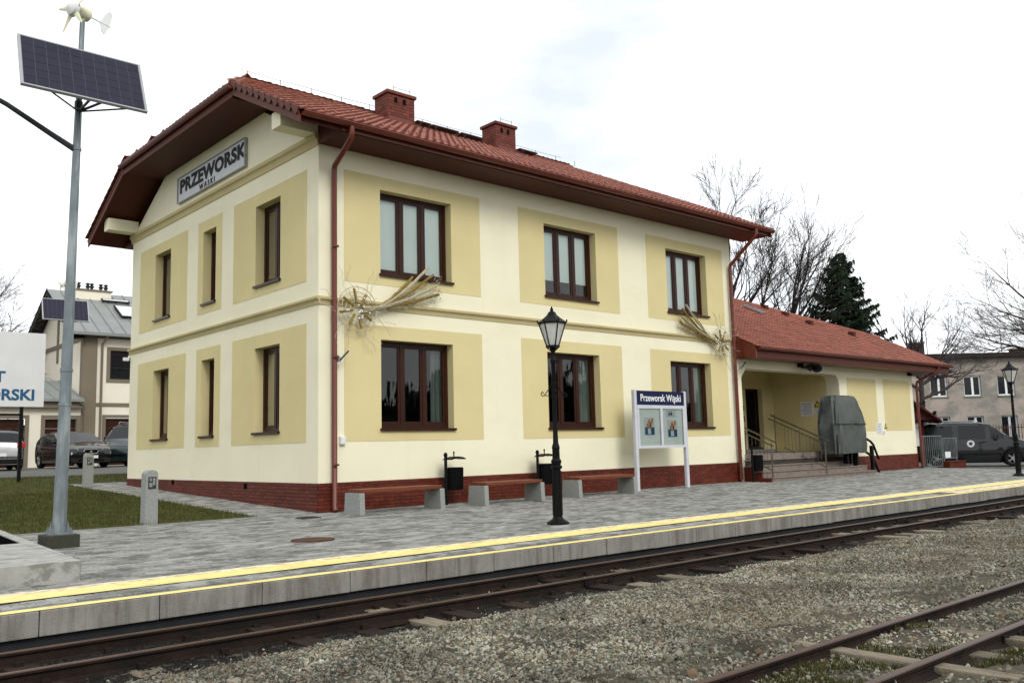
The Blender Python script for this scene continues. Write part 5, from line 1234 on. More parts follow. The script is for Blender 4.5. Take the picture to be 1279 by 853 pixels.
sh = thing('notice_shelter', 'small dark red wooden gabled shelter behind the gate', 'shelter', (CAM.x + (.665 + .749 * (1119 - 639.5) / 1113.1) * 38, CAM.y + (.747 - .663 * (1119 - 639.5) / 1113.1) * 38, -.1), R(-45))
for x in (-.9, .9):
    q = MB(); q.box(x - .08, -.08, 0, x + .08, .08, 2.05); q.build('post', M['darkred'], sh)
for s_ in (-1, 1):
    q = MB(); q.add([(0, -.7, 3.1), (0, .7, 3.1), (s_ * 1.5, .7, 1.95), (s_ * 1.5, -.7, 1.95), (0, -.7, 3.0), (0, .7, 3.0), (s_ * 1.5, .7, 1.85), (s_ * 1.5, -.7, 1.85)], [(0, 1, 2, 3), (7, 6, 5, 4), (0, 3, 7, 4), (1, 5, 6, 2), (3, 2, 6, 7)]); q.build('roof_side', M['darkred'], sh)
q = MB(); q.add([(-1.3, -.5, 1.98), (1.3, -.5, 1.98), (0, -.5, 2.95)], [(0, 1, 2)]); q.box(-1.1, -.08, 1.9, 1.1, .08, 2.05); q.build('gable_board', M['darkred'], sh)
q = MB(); q.box(-.8, -.03, .9, .8, .03, 1.7); q.build('board', M['paper'], sh)
# second vertical stub fence near the board/cars not needed

# ------------------------------------------------------------------ vehicles
def vehicle(name, label, cat, pos, heading, L, W, H, prof, belt_z, win, paint, wheels, wr=.32, group=None, lamp_front=True):
    """prof: list of (x, z_top) from rear (x=-L/2) to front; win: (x_rear, x_front) of greenhouse at the belt"""
    t = thing(name, label, cat, pos, math.atan2(heading[1], heading[0]), group)
    xs_ = [p[0] for p in prof]
    def topz(x): return float(np.interp(x, xs_, [p[1] for p in prof]))
    st = np.concatenate([np.linspace(-L / 2, L / 2, 41), np.array(xs_)]); st = np.unique(np.round(st, 3))
    body = MB(); glassm = MB(); V = []
    zs0 = .20
    for x in st:
        e = abs(x) / (L / 2); hw = W / 2 * (1 - .10 * e ** 4 - (.06 * max(0, e - .9) / .1)); zt = topz(x); bz = min(belt_z, zt)
        # wheel arch
        arch = zs0
        for wx in wheels:
            d = abs(x - wx)
            if d < wr + .07: arch = max(arch, math.sqrt(max(0, (wr + .07) ** 2 - d * d)) + wr - .02)
        k = max(0, (zt - belt_z) / (H - belt_z)) if zt > belt_z else 0
        rw = hw * (1 - .20 * k)
        row = [(x, 0, zs0), (x, hw * .80, zs0), (x, hw * .97, arch), (x, hw, max(arch + .02, .50)), (x, hw, max(arch + .03, bz * .82)), (x, hw * .965, bz if zt > belt_z + .03 else zt - .07), (x, hw * .95 if k == 0 else rw + (hw * .965 - rw) * .25, zt - .03 if k == 0 else bz + (zt - bz) * .80), (x, hw * .86 if k == 0 else rw * .93, zt - .012 if k == 0 else zt - .03), (x, hw * .5, zt + .0), (x, 0, zt + .012)]
        V.append(row)
    n = len(V[0]); vs = [p for r_ in V for p in r_] + [(p[0], -p[1], p[2]) for r_ in V for p in r_]; m0 = len(V) * n
    bf, gf = [], []
    for i in range(len(V) - 1):
        x = (st[i] + st[i + 1]) / 2; zt = topz(x)
        for j in range(n - 1):
            f1 = (i * n + j, (i + 1) * n + j, (i + 1) * n + j + 1, i * n + j + 1); f2 = tuple(m0 + q for q in f1[::-1])
            isg = False
            pill = any(abs(x - p) < .035 for p in win[2])
            slope = abs(topz(st[i + 1]) - topz(st[i])) / max(1e-3, st[i + 1] - st[i])
            if j == 5 and zt > belt_z + .16 and win[0] < x < win[1] and not pill: isg = True
            if j in (7, 8) and slope > .28 and zt > belt_z + .04 and zt < H - .05: isg = True
            (gf if isg else bf).append(f1); (gf if isg else bf).append(f2)
    bf += [tuple(range(n)) + tuple(m0 + q for q in range(n - 1, -1, -1)), tuple((len(V) - 1) * n + q for q in range(n - 1, -1, -1)) + tuple(m0 + (len(V) - 1) * n + q for q in range(n))]
    bo = MB(); bo.add(vs, bf); o = bo.build('body', paint, t, smooth=28)
    gl = MB(); gl.add(vs, gf); gl.build('window', M['carglass'], t, smooth=28)
    ub = MB(); ub.box(-L / 2 + .15, -W / 2 + .14, .16, L / 2 - .15, W / 2 - .14, .30); ub.build('underbody', M['dark'], t)
    for wx in wheels:
        for s_ in (-1, 1):
            q = MB(); pr = [(wr * .6, -.1), (wr * .93, -.1), (wr, -.07), (wr, .07), (wr * .93, .1), (wr * .6, .1)]; k = 20; vs = []
            for r_, y in pr:
                for j in range(k): a_ = 2 * math.pi * j / k; vs.append((r_ * math.cos(a_), y, r_ * math.sin(a_)))
            q.add(vs, [(i * k + j, i * k + (j + 1) % k, (i + 1) * k + (j + 1) % k, (i + 1) * k + j) for i in range(5) for j in range(k)]); wo = q.build('wheel', M['tyre'], t, smooth=40, loc=(wx, s_ * (W / 2 - .11), wr))
            q = MB(); yo = s_ * .075
            for a_ in range(5):
                c_, n_ = math.cos(a_ * 1.2566), math.sin(a_ * 1.2566); q.tube([(0, yo, 0), (c_ * wr * .64, yo, n_ * wr * .64)], .035, 5)
            q.tube([(wr * .64 * math.cos(R(b_)), yo, wr * .64 * math.sin(R(b_))) for b_ in range(0, 361, 24)], .018, 5); q.tube([(0, yo - .03, 0), (0, yo + .03, 0)], .07, 10); q.build('rim', M['alu'], wo)
            q = MB(); q.tube([(0, -.04, 0), (0, .04, 0)], wr * .62, 16); q.build('brake_disc', M['dark'], wo)
    return t
paint_black = carpaint('black_car_paint', (.006, .006, .008)); paint_silver = carpaint('silver_car_paint', (.42, .43, .44), .6, .3); paint_green = carpaint('dark_green_grey_paint', (.020, .032, .032)); paint_grey = carpaint('anthracite_van_paint', (.010, .011, .013), .3, .3)
def cyl_y(q, x, y0, y1, z, r_, n=10, mi=0): q.tube([(x, y0, z), (x, y1, z)], r_, n, mi)
# black hatchback, front to the camera
zc = G(2, 22)+.022
hb = vehicle('parked_car', 'black hatchback with chrome ringed grille parked behind the lawn', 'car', (2.05, 23.4, zc), (.04, -1), 4.3, 1.77, 1.45,
    [(-2.15, .62), (-2.10, .95), (-1.95, 1.05), (-1.55, 1.32), (-1.1, 1.42), (-.3, 1.455), (.25, 1.40), (1.0, 1.02), (1.15, .97), (1.75, .84), (2.02, .72), (2.12, .60), (2.15, .45)], .93, (-1.75, .85, (-.55, .2)), paint_black, (-1.28, 1.32))
for s_ in (-1, 1):
    q = MB(); q.add([(2.02, s_ * .42, .60), (2.03, s_ * .44, .71), (1.74, s_ * .80, .77), (1.80, s_ * .83, .66)], [(0, 1, 2, 3)]); 
    q.v = [(p[0] + .035, p[1] * 1.01, p[2] + .012) for p in q.v]; q.build('headlight', M['headlamp'], hb)
    q = MB(); q.bbox(.62, s_ * .90 - .09, .93, .80, s_ * .90 + .09, 1.06, .03); q.build('wing_mirror', paint_black, hb)
q = MB(); pts = [(2.155, y, z) for y, z in ((-.22, .70), (-.27, .62), (-.20, .54), (.20, .54), (.27, .62), (.22, .70), (-.22, .70))]; q.tube(pts, .016, 5); q.build('grille_ring', M['alu'], hb)
q = MB(); q.prism([(-.21, .69), (-.25, .62), (-.19, .55), (.19, .55), (.25, .62), (.21, .69)], 'x', 2.10, 2.150); q.build('grille', M['dark'], hb)
q = MB(); q.box(2.158, -.03, .585, 2.164, .03, .655); q.box(2.158, -.06, .60, 2.1635, .06, .615); q.build('emblem', M['alu'], hb)
q = MB(); q.box(2.15, -.26, .36, 2.17, .26, .47); q.build('number_plate', M['paper'], hb)
q = MB(); q.prism([(-.5, .24), (.5, .24), (.42, .34), (-.42, .34)], 'x', 2.08, 2.152); q.build('lower_intake', M['dark'], hb)
# silver hatchback, rear to the camera
sc_ = vehicle('parked_car', 'silver hatchback seen from behind at the left edge', 'car', (-.83, 23.3, zc), (.10, 1), 4.2, 1.76, 1.48,
    [(-2.1, .50), (-2.08, .82), (-2.0, 1.0), (-1.72, 1.36), (-1.5, 1.44), (-.3, 1.49), (.35, 1.42), (1.1, 1.02), (1.3, .97), (1.85, .82), (2.05, .62), (2.1, .45)], .95, (-1.6, .95, (-.6, .25)), paint_silver, (-1.28, 1.3))
for s_ in (-1, 1):
    q = MB(); q.bbox(-2.12, s_ * .72 - .13, .80, -1.92, s_ * .72 + .13, 1.0, .03); q.build('tail_light', M['redlamp'], sc_)
    q = MB(); q.bbox(.72, s_ * .90 - .09, .95, .88, s_ * .90 + .09, 1.08, .03); q.build('wing_mirror', paint_silver, sc_)
q = MB(); q.box(-2.125, -.26, .50, -2.10, .26, .61); q.build('number_plate', M['paper'], sc_)
q = MB(); q.bbox(-2.13, -.80, .22, -2.0, .80, .40, .03); q.build('lower_bumper', M['tyre'], sc_)
q = MB(); q.tube([(-2.10, 0, .86), (-2.07, 0, .86)], .05, 12); q.build('badge', M['alu'], sc_)
# dark green people carrier half hidden by the building
gv = vehicle('parked_car', 'dark green high roofed car half hidden behind the gable corner', 'car', (4.65, 23.9, zc), (-.62, -.78), 4.1, 1.72, 1.80,
    [(-2.05, .60), (-2.03, 1.1), (-1.95, 1.60), (-1.8, 1.76), (-.5, 1.81), (.15, 1.77), (.45, 1.68), (1.05, 1.12), (1.2, 1.05), (1.75, .90), (2.0, .70), (2.05, .45)], 1.10, (-1.85, .95, (-1.0, -.1, .42)), paint_green, (-1.3, 1.3))
for s_ in (-1, 1):
    q = MB(); q.bbox(1.82, s_ * .66 - .14, .66, 2.0, s_ * .66 + .14, .82, .03); q.build('headlight', M['headlamp'], gv)
    q = MB(); q.tube([(-1.6, s_ * .62, 1.80), (-1.5, s_ * .62, 1.86), (.0, s_ * .62, 1.86), (.15, s_ * .62, 1.79)], .018, 5); q.build('roof_rail', M['alu'], gv)
    q = MB(); q.bbox(.62, s_ * .90 - .09, 1.08, .78, s_ * .90 + .09, 1.24, .03); q.build('wing_mirror', paint_black, gv)
# van at the right
vn = vehicle('parked_van', 'anthracite passenger van with round emblem on its door behind the gate', 'van', (31.2, .12, -.1), (.40, -.92), 4.45, 1.85, 1.86,
    [(-2.22, .60), (-2.20, 1.2), (-2.12, 1.70), (-2.0, 1.80), (-.8, 1.86), (.2, 1.84), (.62, 1.76), (1.30, 1.24), (1.45, 1.18), (1.95, 1.03), (2.18, .82), (2.22, .5)], 1.13, (-2.0, 1.15, (-.72, -.62, .52, .60)), paint_grey, (-1.42, 1.38), wr=.33)
q = MB(); q.lathe([(.15, 0), (.15, .004)], 8); me = q.mesh('door_emblem', M['sign_w']); me.transform(Matrix.Rotation(R(90), 4, 'X')); o = link('door_emblem', me, vn, (-.12, -.934, .95))
q = MB(); q.lathe([(.07, 0), (.07, .003)], 12); q.box(-.02, -.05, .003, .02, .05, .005); me = q.mesh('emblem_print', M['steel_d']); me.transform(Matrix.Rotation(R(90), 4, 'X')); link('emblem_print', me, o, (0, -.005, 0))
for s_ in (-1, 1):
    q = MB(); q.bbox(.72, s_ * 1.0 - .09, 1.10, .88, s_ * 1.0 + .09, 1.32, .03); q.build('wing_mirror', paint_black, vn)
    q = MB(); q.box(.30, s_ * .925 - .012, 1.0, .46, s_ * .925 + .012, 1.03); q.box(-.85, s_ * .925 - .012, 1.0, -.70, s_ * .925 + .012, 1.03); q.build('door_handle', M['black'], vn)
    q = MB(); q.box(-.98, s_ * .928 - .004, .48, 1.0, s_ * .928 + .004, .56); q.build('side_trim', M['tyre'], vn)
    q = MB(); q.tube([(-1.9, s_ * .70, 1.84), (-1.8, s_ * .70, 1.90), (.1, s_ * .70, 1.90), (.2, s_ * .70, 1.85)], .02, 5); q.build('roof_rail', M['alu'], vn)
    q = MB(); q.bbox(1.98, s_ * .72 - .15, .78, 2.14, s_ * .72 + .15, .96, .03); q.build('headlight', M['headlamp'], vn)

# ------------------------------------------------------------------ background building left
LB = thing('office_building', 'pale cream two storey building with grey green seam metal roof behind the parking', 'building')
x0, y0, zg, ze, zr, yr = 4.15, 29.75, .77, 7.22, 9.75, 34.2
def add_box_part(nm, mt, parent, *b):
    q = MB(); q.box(*b); return q.build(nm, M[mt], parent)
wh = [(5.38, 6.75, 4.93, 6.33), (8.2, 9.6, 4.93, 6.33), (11.0, 12.4, 4.93, 6.33), (5.25, 7.0, .8, 3.05), (8.2, 9.9, .8, 3.05), (11, 12.7, .8, 3.05)]
q = MB(); wall_grid(q, 'y', y0, x0, 15, zg - .3, ze, wh); q.add([(x0, y0, zg - .3), (x0, y0 + 8.9, zg - .3), (x0, y0 + 8.9, ze), (x0, yr, zr - .1), (x0, y0, ze)], [(0, 1, 2, 3, 4)]); q.add([(15, y0, 0), (15, y0 + 8.9, 0), (15, y0 + 8.9, ze), (15, yr, zr), (15, y0, ze)], [(0, 1, 2, 3, 4)]); q.build('wall', M['cream2'], LB)
add_box_part('pilaster', 'taupe', LB, x0 - .05, y0 - .06, 0, x0 + .62, y0 + .3, ze - .1); add_box_part('pilaster', 'taupe', LB, x0 - .04, yr - .3, ze - 1.2, x0 + .1, yr, zr - .4)
add_box_part('band', 'taupe', LB, x0 + .63, y0 - .05, 3.62, 15, y0 + .02, 3.78); add_box_part('band', 'taupe', LB, x0 - .05, y0 + .31, 6.75, x0 + .02, y0 + 8.9, 6.95); add_box_part('band', 'taupe', LB, x0 + .63, y0 - .05, ze - .32, 15, y0 + .02, ze - .12)
for i, h in enumerate(wh):
    q = MB(); t_ = .16
    for (a_, b_, c_, d_) in ((h[0] - t_, h[2] - (t_ if i < 3 else 0), h[0], h[3] + t_), (h[1], h[2] - (t_ if i < 3 else 0), h[1] + t_, h[3] + t_), (h[0], h[3], h[1], h[3] + t_)) + (((h[0], h[2] - t_, h[1], h[2]),) if i < 3 else ()): q.box(a_, y0 - .03, b_, c_, y0 + .02, d_)
    w_ = q.build('window' if i < 3 else 'garage_door', M['taupe'], LB)
    if i < 3:
        q = MB(); f_ = .07
        for (a_, b_, c_, d_) in ((h[0], h[2], h[0] + f_, h[3]), (h[1] - f_, h[2], h[1], h[3]), (h[0] + f_, h[2], h[1] - f_, h[2] + f_), (h[0] + f_, h[3] - f_, h[1] - f_, h[3]), (h[0] + f_, h[2] + .52, h[1] - f_, h[2] + .58)): q.box(a_, y0 + .05, b_, c_, y0 + .12, d_)
        q.build('window_frame', M['ink'], w_); q = MB(); q.box(h[0], y0 + .09, h[2], h[1], y0 + .10, h[3]); q.build('pane', M['carglass'], w_)
    else:
        for k in range(5): q = MB(); q.box(h[0] + .02, y0 + .12, h[2] + k * .45 + .01, h[1] - .02, y0 + .16, h[2] + (k + 1) * .45 - .01); q.build('door_section', M['frame'], w_)
def seam_roof(parent, pts_fn, u0, u1, du, nm='roof', mt='metal_roof'):
    """pts_fn(u) -> (low point, high point) of the slope"""
    q = MB(); a_, b_ = pts_fn(u0); c_, d_ = pts_fn(u1); q.add([a_, c_, d_, b_], [(0, 1, 2, 3)]); dn = Vector((0, 0, -.12)); q.add([Vector(a_) + dn, Vector(c_) + dn, Vector(d_) + dn, Vector(b_) + dn], [(3, 2, 1, 0)]); q.add([a_, c_, Vector(c_) + dn, Vector(a_) + dn], [(3, 2, 1, 0)]); q.add([a_, b_, Vector(b_) + dn, Vector(a_) + dn], [(0, 1, 2, 3)])
    o = q.build(nm, M[mt], parent); n = int((u1 - u0) / du)
    for k in range(n + 1):
        a_, b_ = pts_fn(u0 + k * du); s_ = MB(); a_, b_ = Vector(a_), Vector(b_); w = Vector((.018, 0, 0)) if abs(a_.x - b_.x) < .01 else Vector((0, .018, 0)); h = Vector((0, 0, .05))
        s_.add([a_ - w, b_ - w, b_ - w + h, a_ - w + h, a_ + w, b_ + w, b_ + w + h, a_ + w + h], [(0, 1, 2, 3), (7, 6, 5, 4), (3, 2, 6, 7), (0, 3, 7, 4)]); s_.build('seam', M[mt], o)
    return o
sl_ = (zr - ze) / (yr - y0)
lr = seam_roof(LB, lambda u: ((u, y0 - .45, ze - .45 * sl_ + .1), (u, yr, zr + .1)), x0 - .6, 15, .62)
seam_roof(LB, lambda u: ((u, 2 * yr - y0 + .45, ze - .45 * sl_ + .1), (u, yr, zr + .1)), x0 - .6, 15, 3.0)
q = MB(); q.box(x0 - .6, y0 - .55, ze - .25, 15, y0 - .44, ze - .11); q.build('gutter', M['metal_roof'], LB)
q = MB(); q.box(x0 - .58, y0 - .4, ze - .28, x0 - .5, y0 - .42, ze); 
for s_ in (-1, 1):
    q = MB(); ya, yb = (y0 - .45, yr) if s_ < 0 else (2 * yr - y0 + .45, yr); q.add([(x0 - .6, ya, ze - .45 * sl_ - .25), (x0 - .6, yb, zr - .25), (x0 - .6, yb, zr + .1), (x0 - .6, ya, ze - .45 * sl_ + .1), (x0, ya, ze - .45 * sl_ - .18), (x0, yb, zr - .18)], [(0, 1, 2, 3), (0, 4, 5, 1)]); q.build('verge_board', M['roofdark'], LB)
q = MB(); q.tube([(x0 + 1.0, y0 - .5, ze - .2), (x0 + .82, y0 - .12, ze - .6), (x0 + .82, y0 - .12, .9)], .06, 8); q.build('downpipe', M['taupe'], LB, smooth=40)
q = MB(); q.box(x0 + .55, yr - .9, zr - .9, x0 + 2.3, yr - .3, zr + .05); ck = q.build('chimney', M['cream2'], LB); q = MB(); q.box(x0 + .5, yr - .97, zr + .05, x0 + 2.35, yr - .23, zr + .13); q.build('cap', M['taupe'], ck)
for k, xx in enumerate((.75, 1.2, 1.4, 1.85, 2.1)):
    q = MB(); q.lathe([(.08, zr + .13), (.08, zr + .25), (.14, zr + .33), (.05, zr + .38), (.13, zr + .46), (.02, zr + .52)], 8, (x0 + xx, yr - .6)); q.build('cowl', M['steel_d'], ck)
for (xa, ya, w_, h_) in ((6.3, 31.2, 1.05, 1.5), (7.5, 31.2, 1.05, 1.5), (5.9, 33.0, 1.4, .3)):
    q = MB(); q.box(0, 0, .08, w_, h_, .15); o = q.build('solar_collector', M['roofdark'], lr, loc=(xa, ya, ze + (ya - y0) * sl_ + .1)); o.rotation_euler = (math.atan(sl_), 0, 0); q = MB(); q.box(.06, .06, .151, w_ - .06, h_ - .06, .156); q.build('glazing', M['sign_g'], o)
# garage wing
GWg = thing('garage_wing', 'low cream garage wing with grey lean-to roof left of the cream building', 'building'); gx0, gx1, gy = -8.0, 4.08, 29.6
gh = [(-7, -5.4, .8, 3.0), (-4.5, -2.9, .8, 3.0), (-1.9, -.3, .8, 3.0), (-.0, 1.72, .8, 3.0), (2.55, 4.02 - .1, .8, 3.0)]
q = MB(); wall_grid(q, 'y', gy, gx0, gx1, .4, 3.75, gh); q.add([(gx0, gy, .4), (gx0, gy + 5, .4), (gx0, gy + 5, 5), (gx0, gy, 3.75)], [(0, 1, 2, 3)]); q.build('wall', M['cream2'], GWg)
for h in gh:
    q = MB(); t_ = .17
    for (a_, b_, c_, d_) in ((h[0] - t_, .6, h[0], h[3] + t_), (h[1], .6, h[1] + t_, h[3] + t_), (h[0], h[3], h[1], h[3] + t_)): q.box(a_, gy - .03, b_, c_, gy + .02, d_)
    w_ = q.build('garage_door', M['taupe'], GWg)
    for k in range(5): q = MB(); q.box(h[0] + .01, gy + .15, .8 + k * .44 + .01, h[1] - .01, gy + .19, .8 + (k + 1) * .44 - .01); q.build('door_section', M['frame'], w_)
add_box_part('fascia_band', 'taupe', GWg, gx0, gy - .3, 3.5, gx1 + .05, gy + .01, 3.82)
seam_roof(GWg, lambda u: ((u, gy - .5, 3.9), (u, gy + 3.6, 5.05)), gx0, gx1, .6, mt='metal_roof')
q = MB(); q.tube([(gx1 - .2, gy - .45, 3.8), (gx1 + .05, gy - .3, 3.6), (gx1 + .12, gy - .25, 3.4), (gx1 + .12, gy - .25, .9)], .05, 8); q.build('downpipe', M['taupe'], GWg, smooth=40)

# ------------------------------------------------------------------ background building right
RBo = Vector((56.0, 13.3, -.1)); rdir = Vector((5.0, -4.35, 0)).normalized(); ang = math.atan2(rdir.y, rdir.x)
RB = thing('apartment_block', 'old two storey pinkish grey block with peeling render behind the van', 'building', RBo, ang)
wins = []
for k in range(8):
    xx = .95 + k * 2.45 - .0
    wins += [(xx, xx + 1.25, 4.15, 5.6), (xx + .05, xx + 1.25, .8, 2.7)]
q = MB(); wall_grid(q, 'y', 0, -3, 24, -.5, 6.9, wins); q.add([(-3, 0, -.5), (-3, 10, -.5), (-3, 10, 6.9), (-3, 0, 6.9)], [(0, 1, 2, 3)])
for h in wins:
    for (a_, b_) in (((h[0], h[2]), (h[1], h[2])), ((h[1], h[2]), (h[1], h[3])), ((h[1], h[3]), (h[0], h[3])), ((h[0], h[3]), (h[0], h[2]))): q.quad((a_[0], 0, a_[1]), (b_[0], 0, b_[1]), (b_[0], .2, b_[1]), (a_[0], .2, a_[1]))
q.build('wall', M['oldwall'], RB)
q = MB(); q.box(-3.4, -.5, 6.9, 24.4, 10.4, 7.05); q.box(-3.4, -.5, 7.051, 24.4, -.3, 7.22); q.build('roof', M['roofdark'], RB)
for h in wins:
    q = MB(); f_ = .09; mid = (h[0] + h[1]) / 2 + .05
    for (a_, b_, c_, d_) in ((h[0], h[2], h[0] + f_, h[3]), (h[1] - f_, h[2], h[1], h[3]), (h[0] + f_, h[2], h[1] - f_, h[2] + f_), (h[0] + f_, h[3] - f_, h[1] - f_, h[3]), (mid - .08, h[2] + f_, mid + .08, h[3] - f_)): q.box(a_, .12, b_, c_, .18, d_)
    w_ = q.build('window', M['white'] if h[2] > 3 else M['post_w'], RB)
    q = MB(); q.box(h[0], .15, h[2], h[1], .16, h[3]); q.build('pane', M['carglass'], w_)
    q = MB(); q.box(h[0] - .06, -.08, h[2] - .08, h[1] + .06, .11, h[2] - .002); q.build('sill', M['concrete'], w_)
for (xx, yy, zz, w_) in ((.9, 2.2, 8.3, .9), (9.0, 3, 7.75, 1.6), (12.5, 3.5, 7.7, 2.4)):
    q = MB(); q.box(xx, yy, 7.04, xx + w_, yy + .7, zz); k = q.build('chimney', M['old_brick'], RB)
    q = MB(); q.box(xx - .06, yy - .06, zz, xx + w_ + .06, yy + .76, zz + .1); q.build('cap', M['concrete'], k)
for xx in (1.9, 7.5, 10.6): q = MB(); q.tube([(xx, 2, 7), (xx, 2, 9.2)], .03, 5); q.tube([(xx - .4, 2, 8.9), (xx + .4, 2, 8.9)], .015, 4); q.build('antenna', M['steel_d'], RB)
ff = thing('picket_fence', 'rusty bar fence along the old block behind the van', 'fence', RBo + Vector((-4.0, -4.6, 0)), ang)
q = MB(); q.box(-4, -.02, 1.75, 20, .02, 1.80); q.box(-4, -.02, .35, 20, .02, .40); q.build('rail', M['rust'], ff)
for k in range(130): 
    if k < 130: q = MB(); x = -4 + k * .185; q.box(x - .015, -.015, .1, x + .015, .015, 1.98); q.build('picket', M['rust'], ff)

# ------------------------------------------------------------------ trees
def branch(q, p, d, L, r, lvl, rr, spread, upb, segs=4, keep=None, kids=(3, 5), twig=0.006):
    pts = [p.copy()]; rs = [r]; cur = p.copy(); dd = d.copy(); nodes = []
    for i in range(segs):
        dd = (dd + Vector((rr.uniform(-1, 1), rr.uniform(-1, 1), rr.uniform(-1, 1))) * .16 + Vector((0, 0, upb * .12))).normalized()
        cur = cur + dd * L / segs; pts.append(cur.copy()); rs.append(max(twig * .6, r * (1 - .62 * (i + 1) / segs))); nodes.append((cur.copy(), dd.copy(), rs[-1], (i + 1) / segs))
    q.tube(pts, rs, 5 if r > .04 else 3, cap=False)
    if lvl <= 0: return
    n = rr.randint(*kids)
    for k in range(n):
        c, dv, rad, f = nodes[rr.randint(max(0, segs // 3 - 1), segs - 1)]; ax = dv.orthogonal().normalized(); ax.rotate(Matrix.Rotation(rr.uniform(0, 6.28), 3, dv)); nd = (dv * math.cos(spread) + ax * math.sin(spread)).normalized() if True else dv
        nd = (nd + dv * rr.uniform(-.1, .3)).normalized()
        branch(q, c, nd, L * rr.uniform(.52, .8) * (1.05 - .25 * f), rad * rr.uniform(.55, .8), lvl - 1, rr, spread * rr.uniform(.85, 1.1), upb, max(3, segs - (lvl < 3)), None, kids, twig)
    branch(q, nodes[-1][0], nodes[-1][1], L * .6, nodes[-1][2] * .9, lvl - 1, rr, spread, upb, max(3, segs - 1), None, kids, twig)
def tree(name, label, base, trunk_pts, tr, limbs, seed, lvl=4, spread=.55, upb=.5, barkm='bark', group=None, kids=(3, 5), twig=.008, grow=1.0):
    rr = random.Random(seed); t = thing(name, label, 'tree', base, group=group)
    q = MB(); n = len(trunk_pts); q.tube(trunk_pts, [tr * (1 - .5 * i / (n - 1)) for i in range(n)], 9); q.build('trunk', M[barkm], t, smooth=40)
    q = MB()
    for (p, d, L, r) in limbs: branch(q, Vector(p), Vector(d).normalized(), L * grow, r * 1.25, lvl, rr, spread, upb, 5, kids=kids, twig=twig)
    q.build('crown', M[barkm], t); return t
rtv = Vector((.749, -.663, 0)); fwv = Vector((.665, .747, 0))
def at(u, depth, z=0):
    """ground point that the photograph shows at column u, at this distance"""
    d = fwv.normalized() * 1.0 + Vector((.749, -.663, 0)) * ((u - 639.5) / 1113.1); p = Vector((CAM.x, CAM.y, 0)) + d * depth; p.z = z; return p
def L_(du, dz, dd=0): return rtv * du + Vector((0, 0, dz)) + fwv * dd
# twin stemmed bare tree behind the annex
ba = at(955, 46, -.1)
tree('bare_tree', 'tall bare leafless tree with spreading limbs behind the annex roof', ba, [(0, 0, 0), L_(-.1, 2), L_(.1, 4.2)], .26,
     [(L_(-.1, 3.4), L_(-.55, 1, .2), 3.2, .13), (L_(.1, 4.1), L_(.30, 1, 0), 4.0, .15), (L_(0, 3.6), L_(1.0, .75, .3), 2.9, .12), (L_(0, 3.8), L_(.8, 1.2, -.3), 3.1, .11), (L_(0, 4), L_(-.1, 1.3, -.2), 3.8, .12), (L_(0, 3.5), L_(-.9, 1, -.2), 3.6, .11), (L_(.1, 4.2), L_(.6, 1, -.4), 3.8, .13), (L_(0, 4.1), L_(.55, 1.3, .3), 3.6, .11)], 11, 4, .52, .12, kids=(3, 3), twig=.016, grow=1.20)
bb_ = at(905, 50, -.1)
tree('bare_tree', 'bare leafless tree whose top shows above the main roof', bb_, [(0, 0, 0), L_(0, 4), L_(.1, 8)], .30,
     [(L_(0, 7.2), L_(-.5, 1, 0), 3.3, .12), (L_(.1, 8), L_(.12, 1.2, 0), 3.6, .14), (L_(0, 7), L_(.6, 1, .3), 3.4, .11), (L_(0, 6.6), L_(-1, .85, -.2), 3.2, .10), (L_(0, 6.5), L_(.9, .6, -.3), 3.2, .10), (L_(0, 7), L_(-.8, 1.1, -.2), 3.4, .11), (L_(0, 7.4), L_(.4, 1.3, -.3), 3.3, .11), (L_(0, 6.8), L_(-1.1, .7, .2), 3.0, .10), (L_(0, 7.6), L_(-.25, 1.3, .3), 3.3, .12)], 23, 4, .58, .35, kids=(3, 4), twig=.016, grow=1.2)
bc = at(1149, 50, -.1)
tree('bare_tree', 'wide low bare tree between the spruce and the old block', bc, [(0, 0, 0), L_(0, 2.2), L_(.05, 4.8)], .22,
     [(L_(0, 4.6), L_(-.9, .95, 0), 2.9, .11), (L_(0, 4.8), L_(.2, 1, 0), 2.4, .10), (L_(0, 4.2), L_(1, .5, .2), 2.9, .10), (L_(0, 3.9), L_(-1, .35, -.2), 2.6, .09), (L_(0, 3.4), L_(1, .15, .2), 2.8, .08), (L_(0, 4.4), L_(.8, .9, -.3), 2.4, .08)], 5, 3, .6, .25, barkm='bark2', kids=(4, 5), twig=.011, grow=1.0)
bd = at(1368, 38, -.1)
tree('bare_tree', 'bare tree reaching in from the right edge over the old block', bd, [(0, 0, 0), L_(0, 2.5), L_(0, 5)], .28,
     [(L_(0, 4.8), L_(-1, .55, 0), 2.9, .12), (L_(0, 5), L_(-.55, 1, 0), 3.2, .13), (L_(0, 4.2), L_(-1, .28, .3), 3.0, .10), (L_(0, 5), L_(.4, 1, 0), 3, .12), (L_(0, 4.6), L_(.9, .5, 0), 3, .1), (L_(0, 4.9), L_(-.85, .95, .2), 3.0, .11)], 31, 4, .6, .35, barkm='bark2', kids=(3, 4), twig=.010, grow=1.08)
be = at(-52, 46, .7)
tree('bare_tree', 'bare twiggy tree cut by the left edge above the billboard', be, [(0, 0, 0), L_(0, 2.5), L_(0, 5)], .28,
     [(L_(0, 5), L_(.9, .6, 0), 2.6, .12), (L_(0, 5), L_(.4, 1, 0), 3, .12), (L_(0, 4.4), L_(1, .25, .3), 2.6, .10), (L_(0, 5), L_(-.4, 1, 0), 3, .12), (L_(0, 4.8), L_(.9, .9, -.3), 2.6, .1)], 43, 4, .6, .0, barkm='bark2', kids=(3, 4), twig=.010)
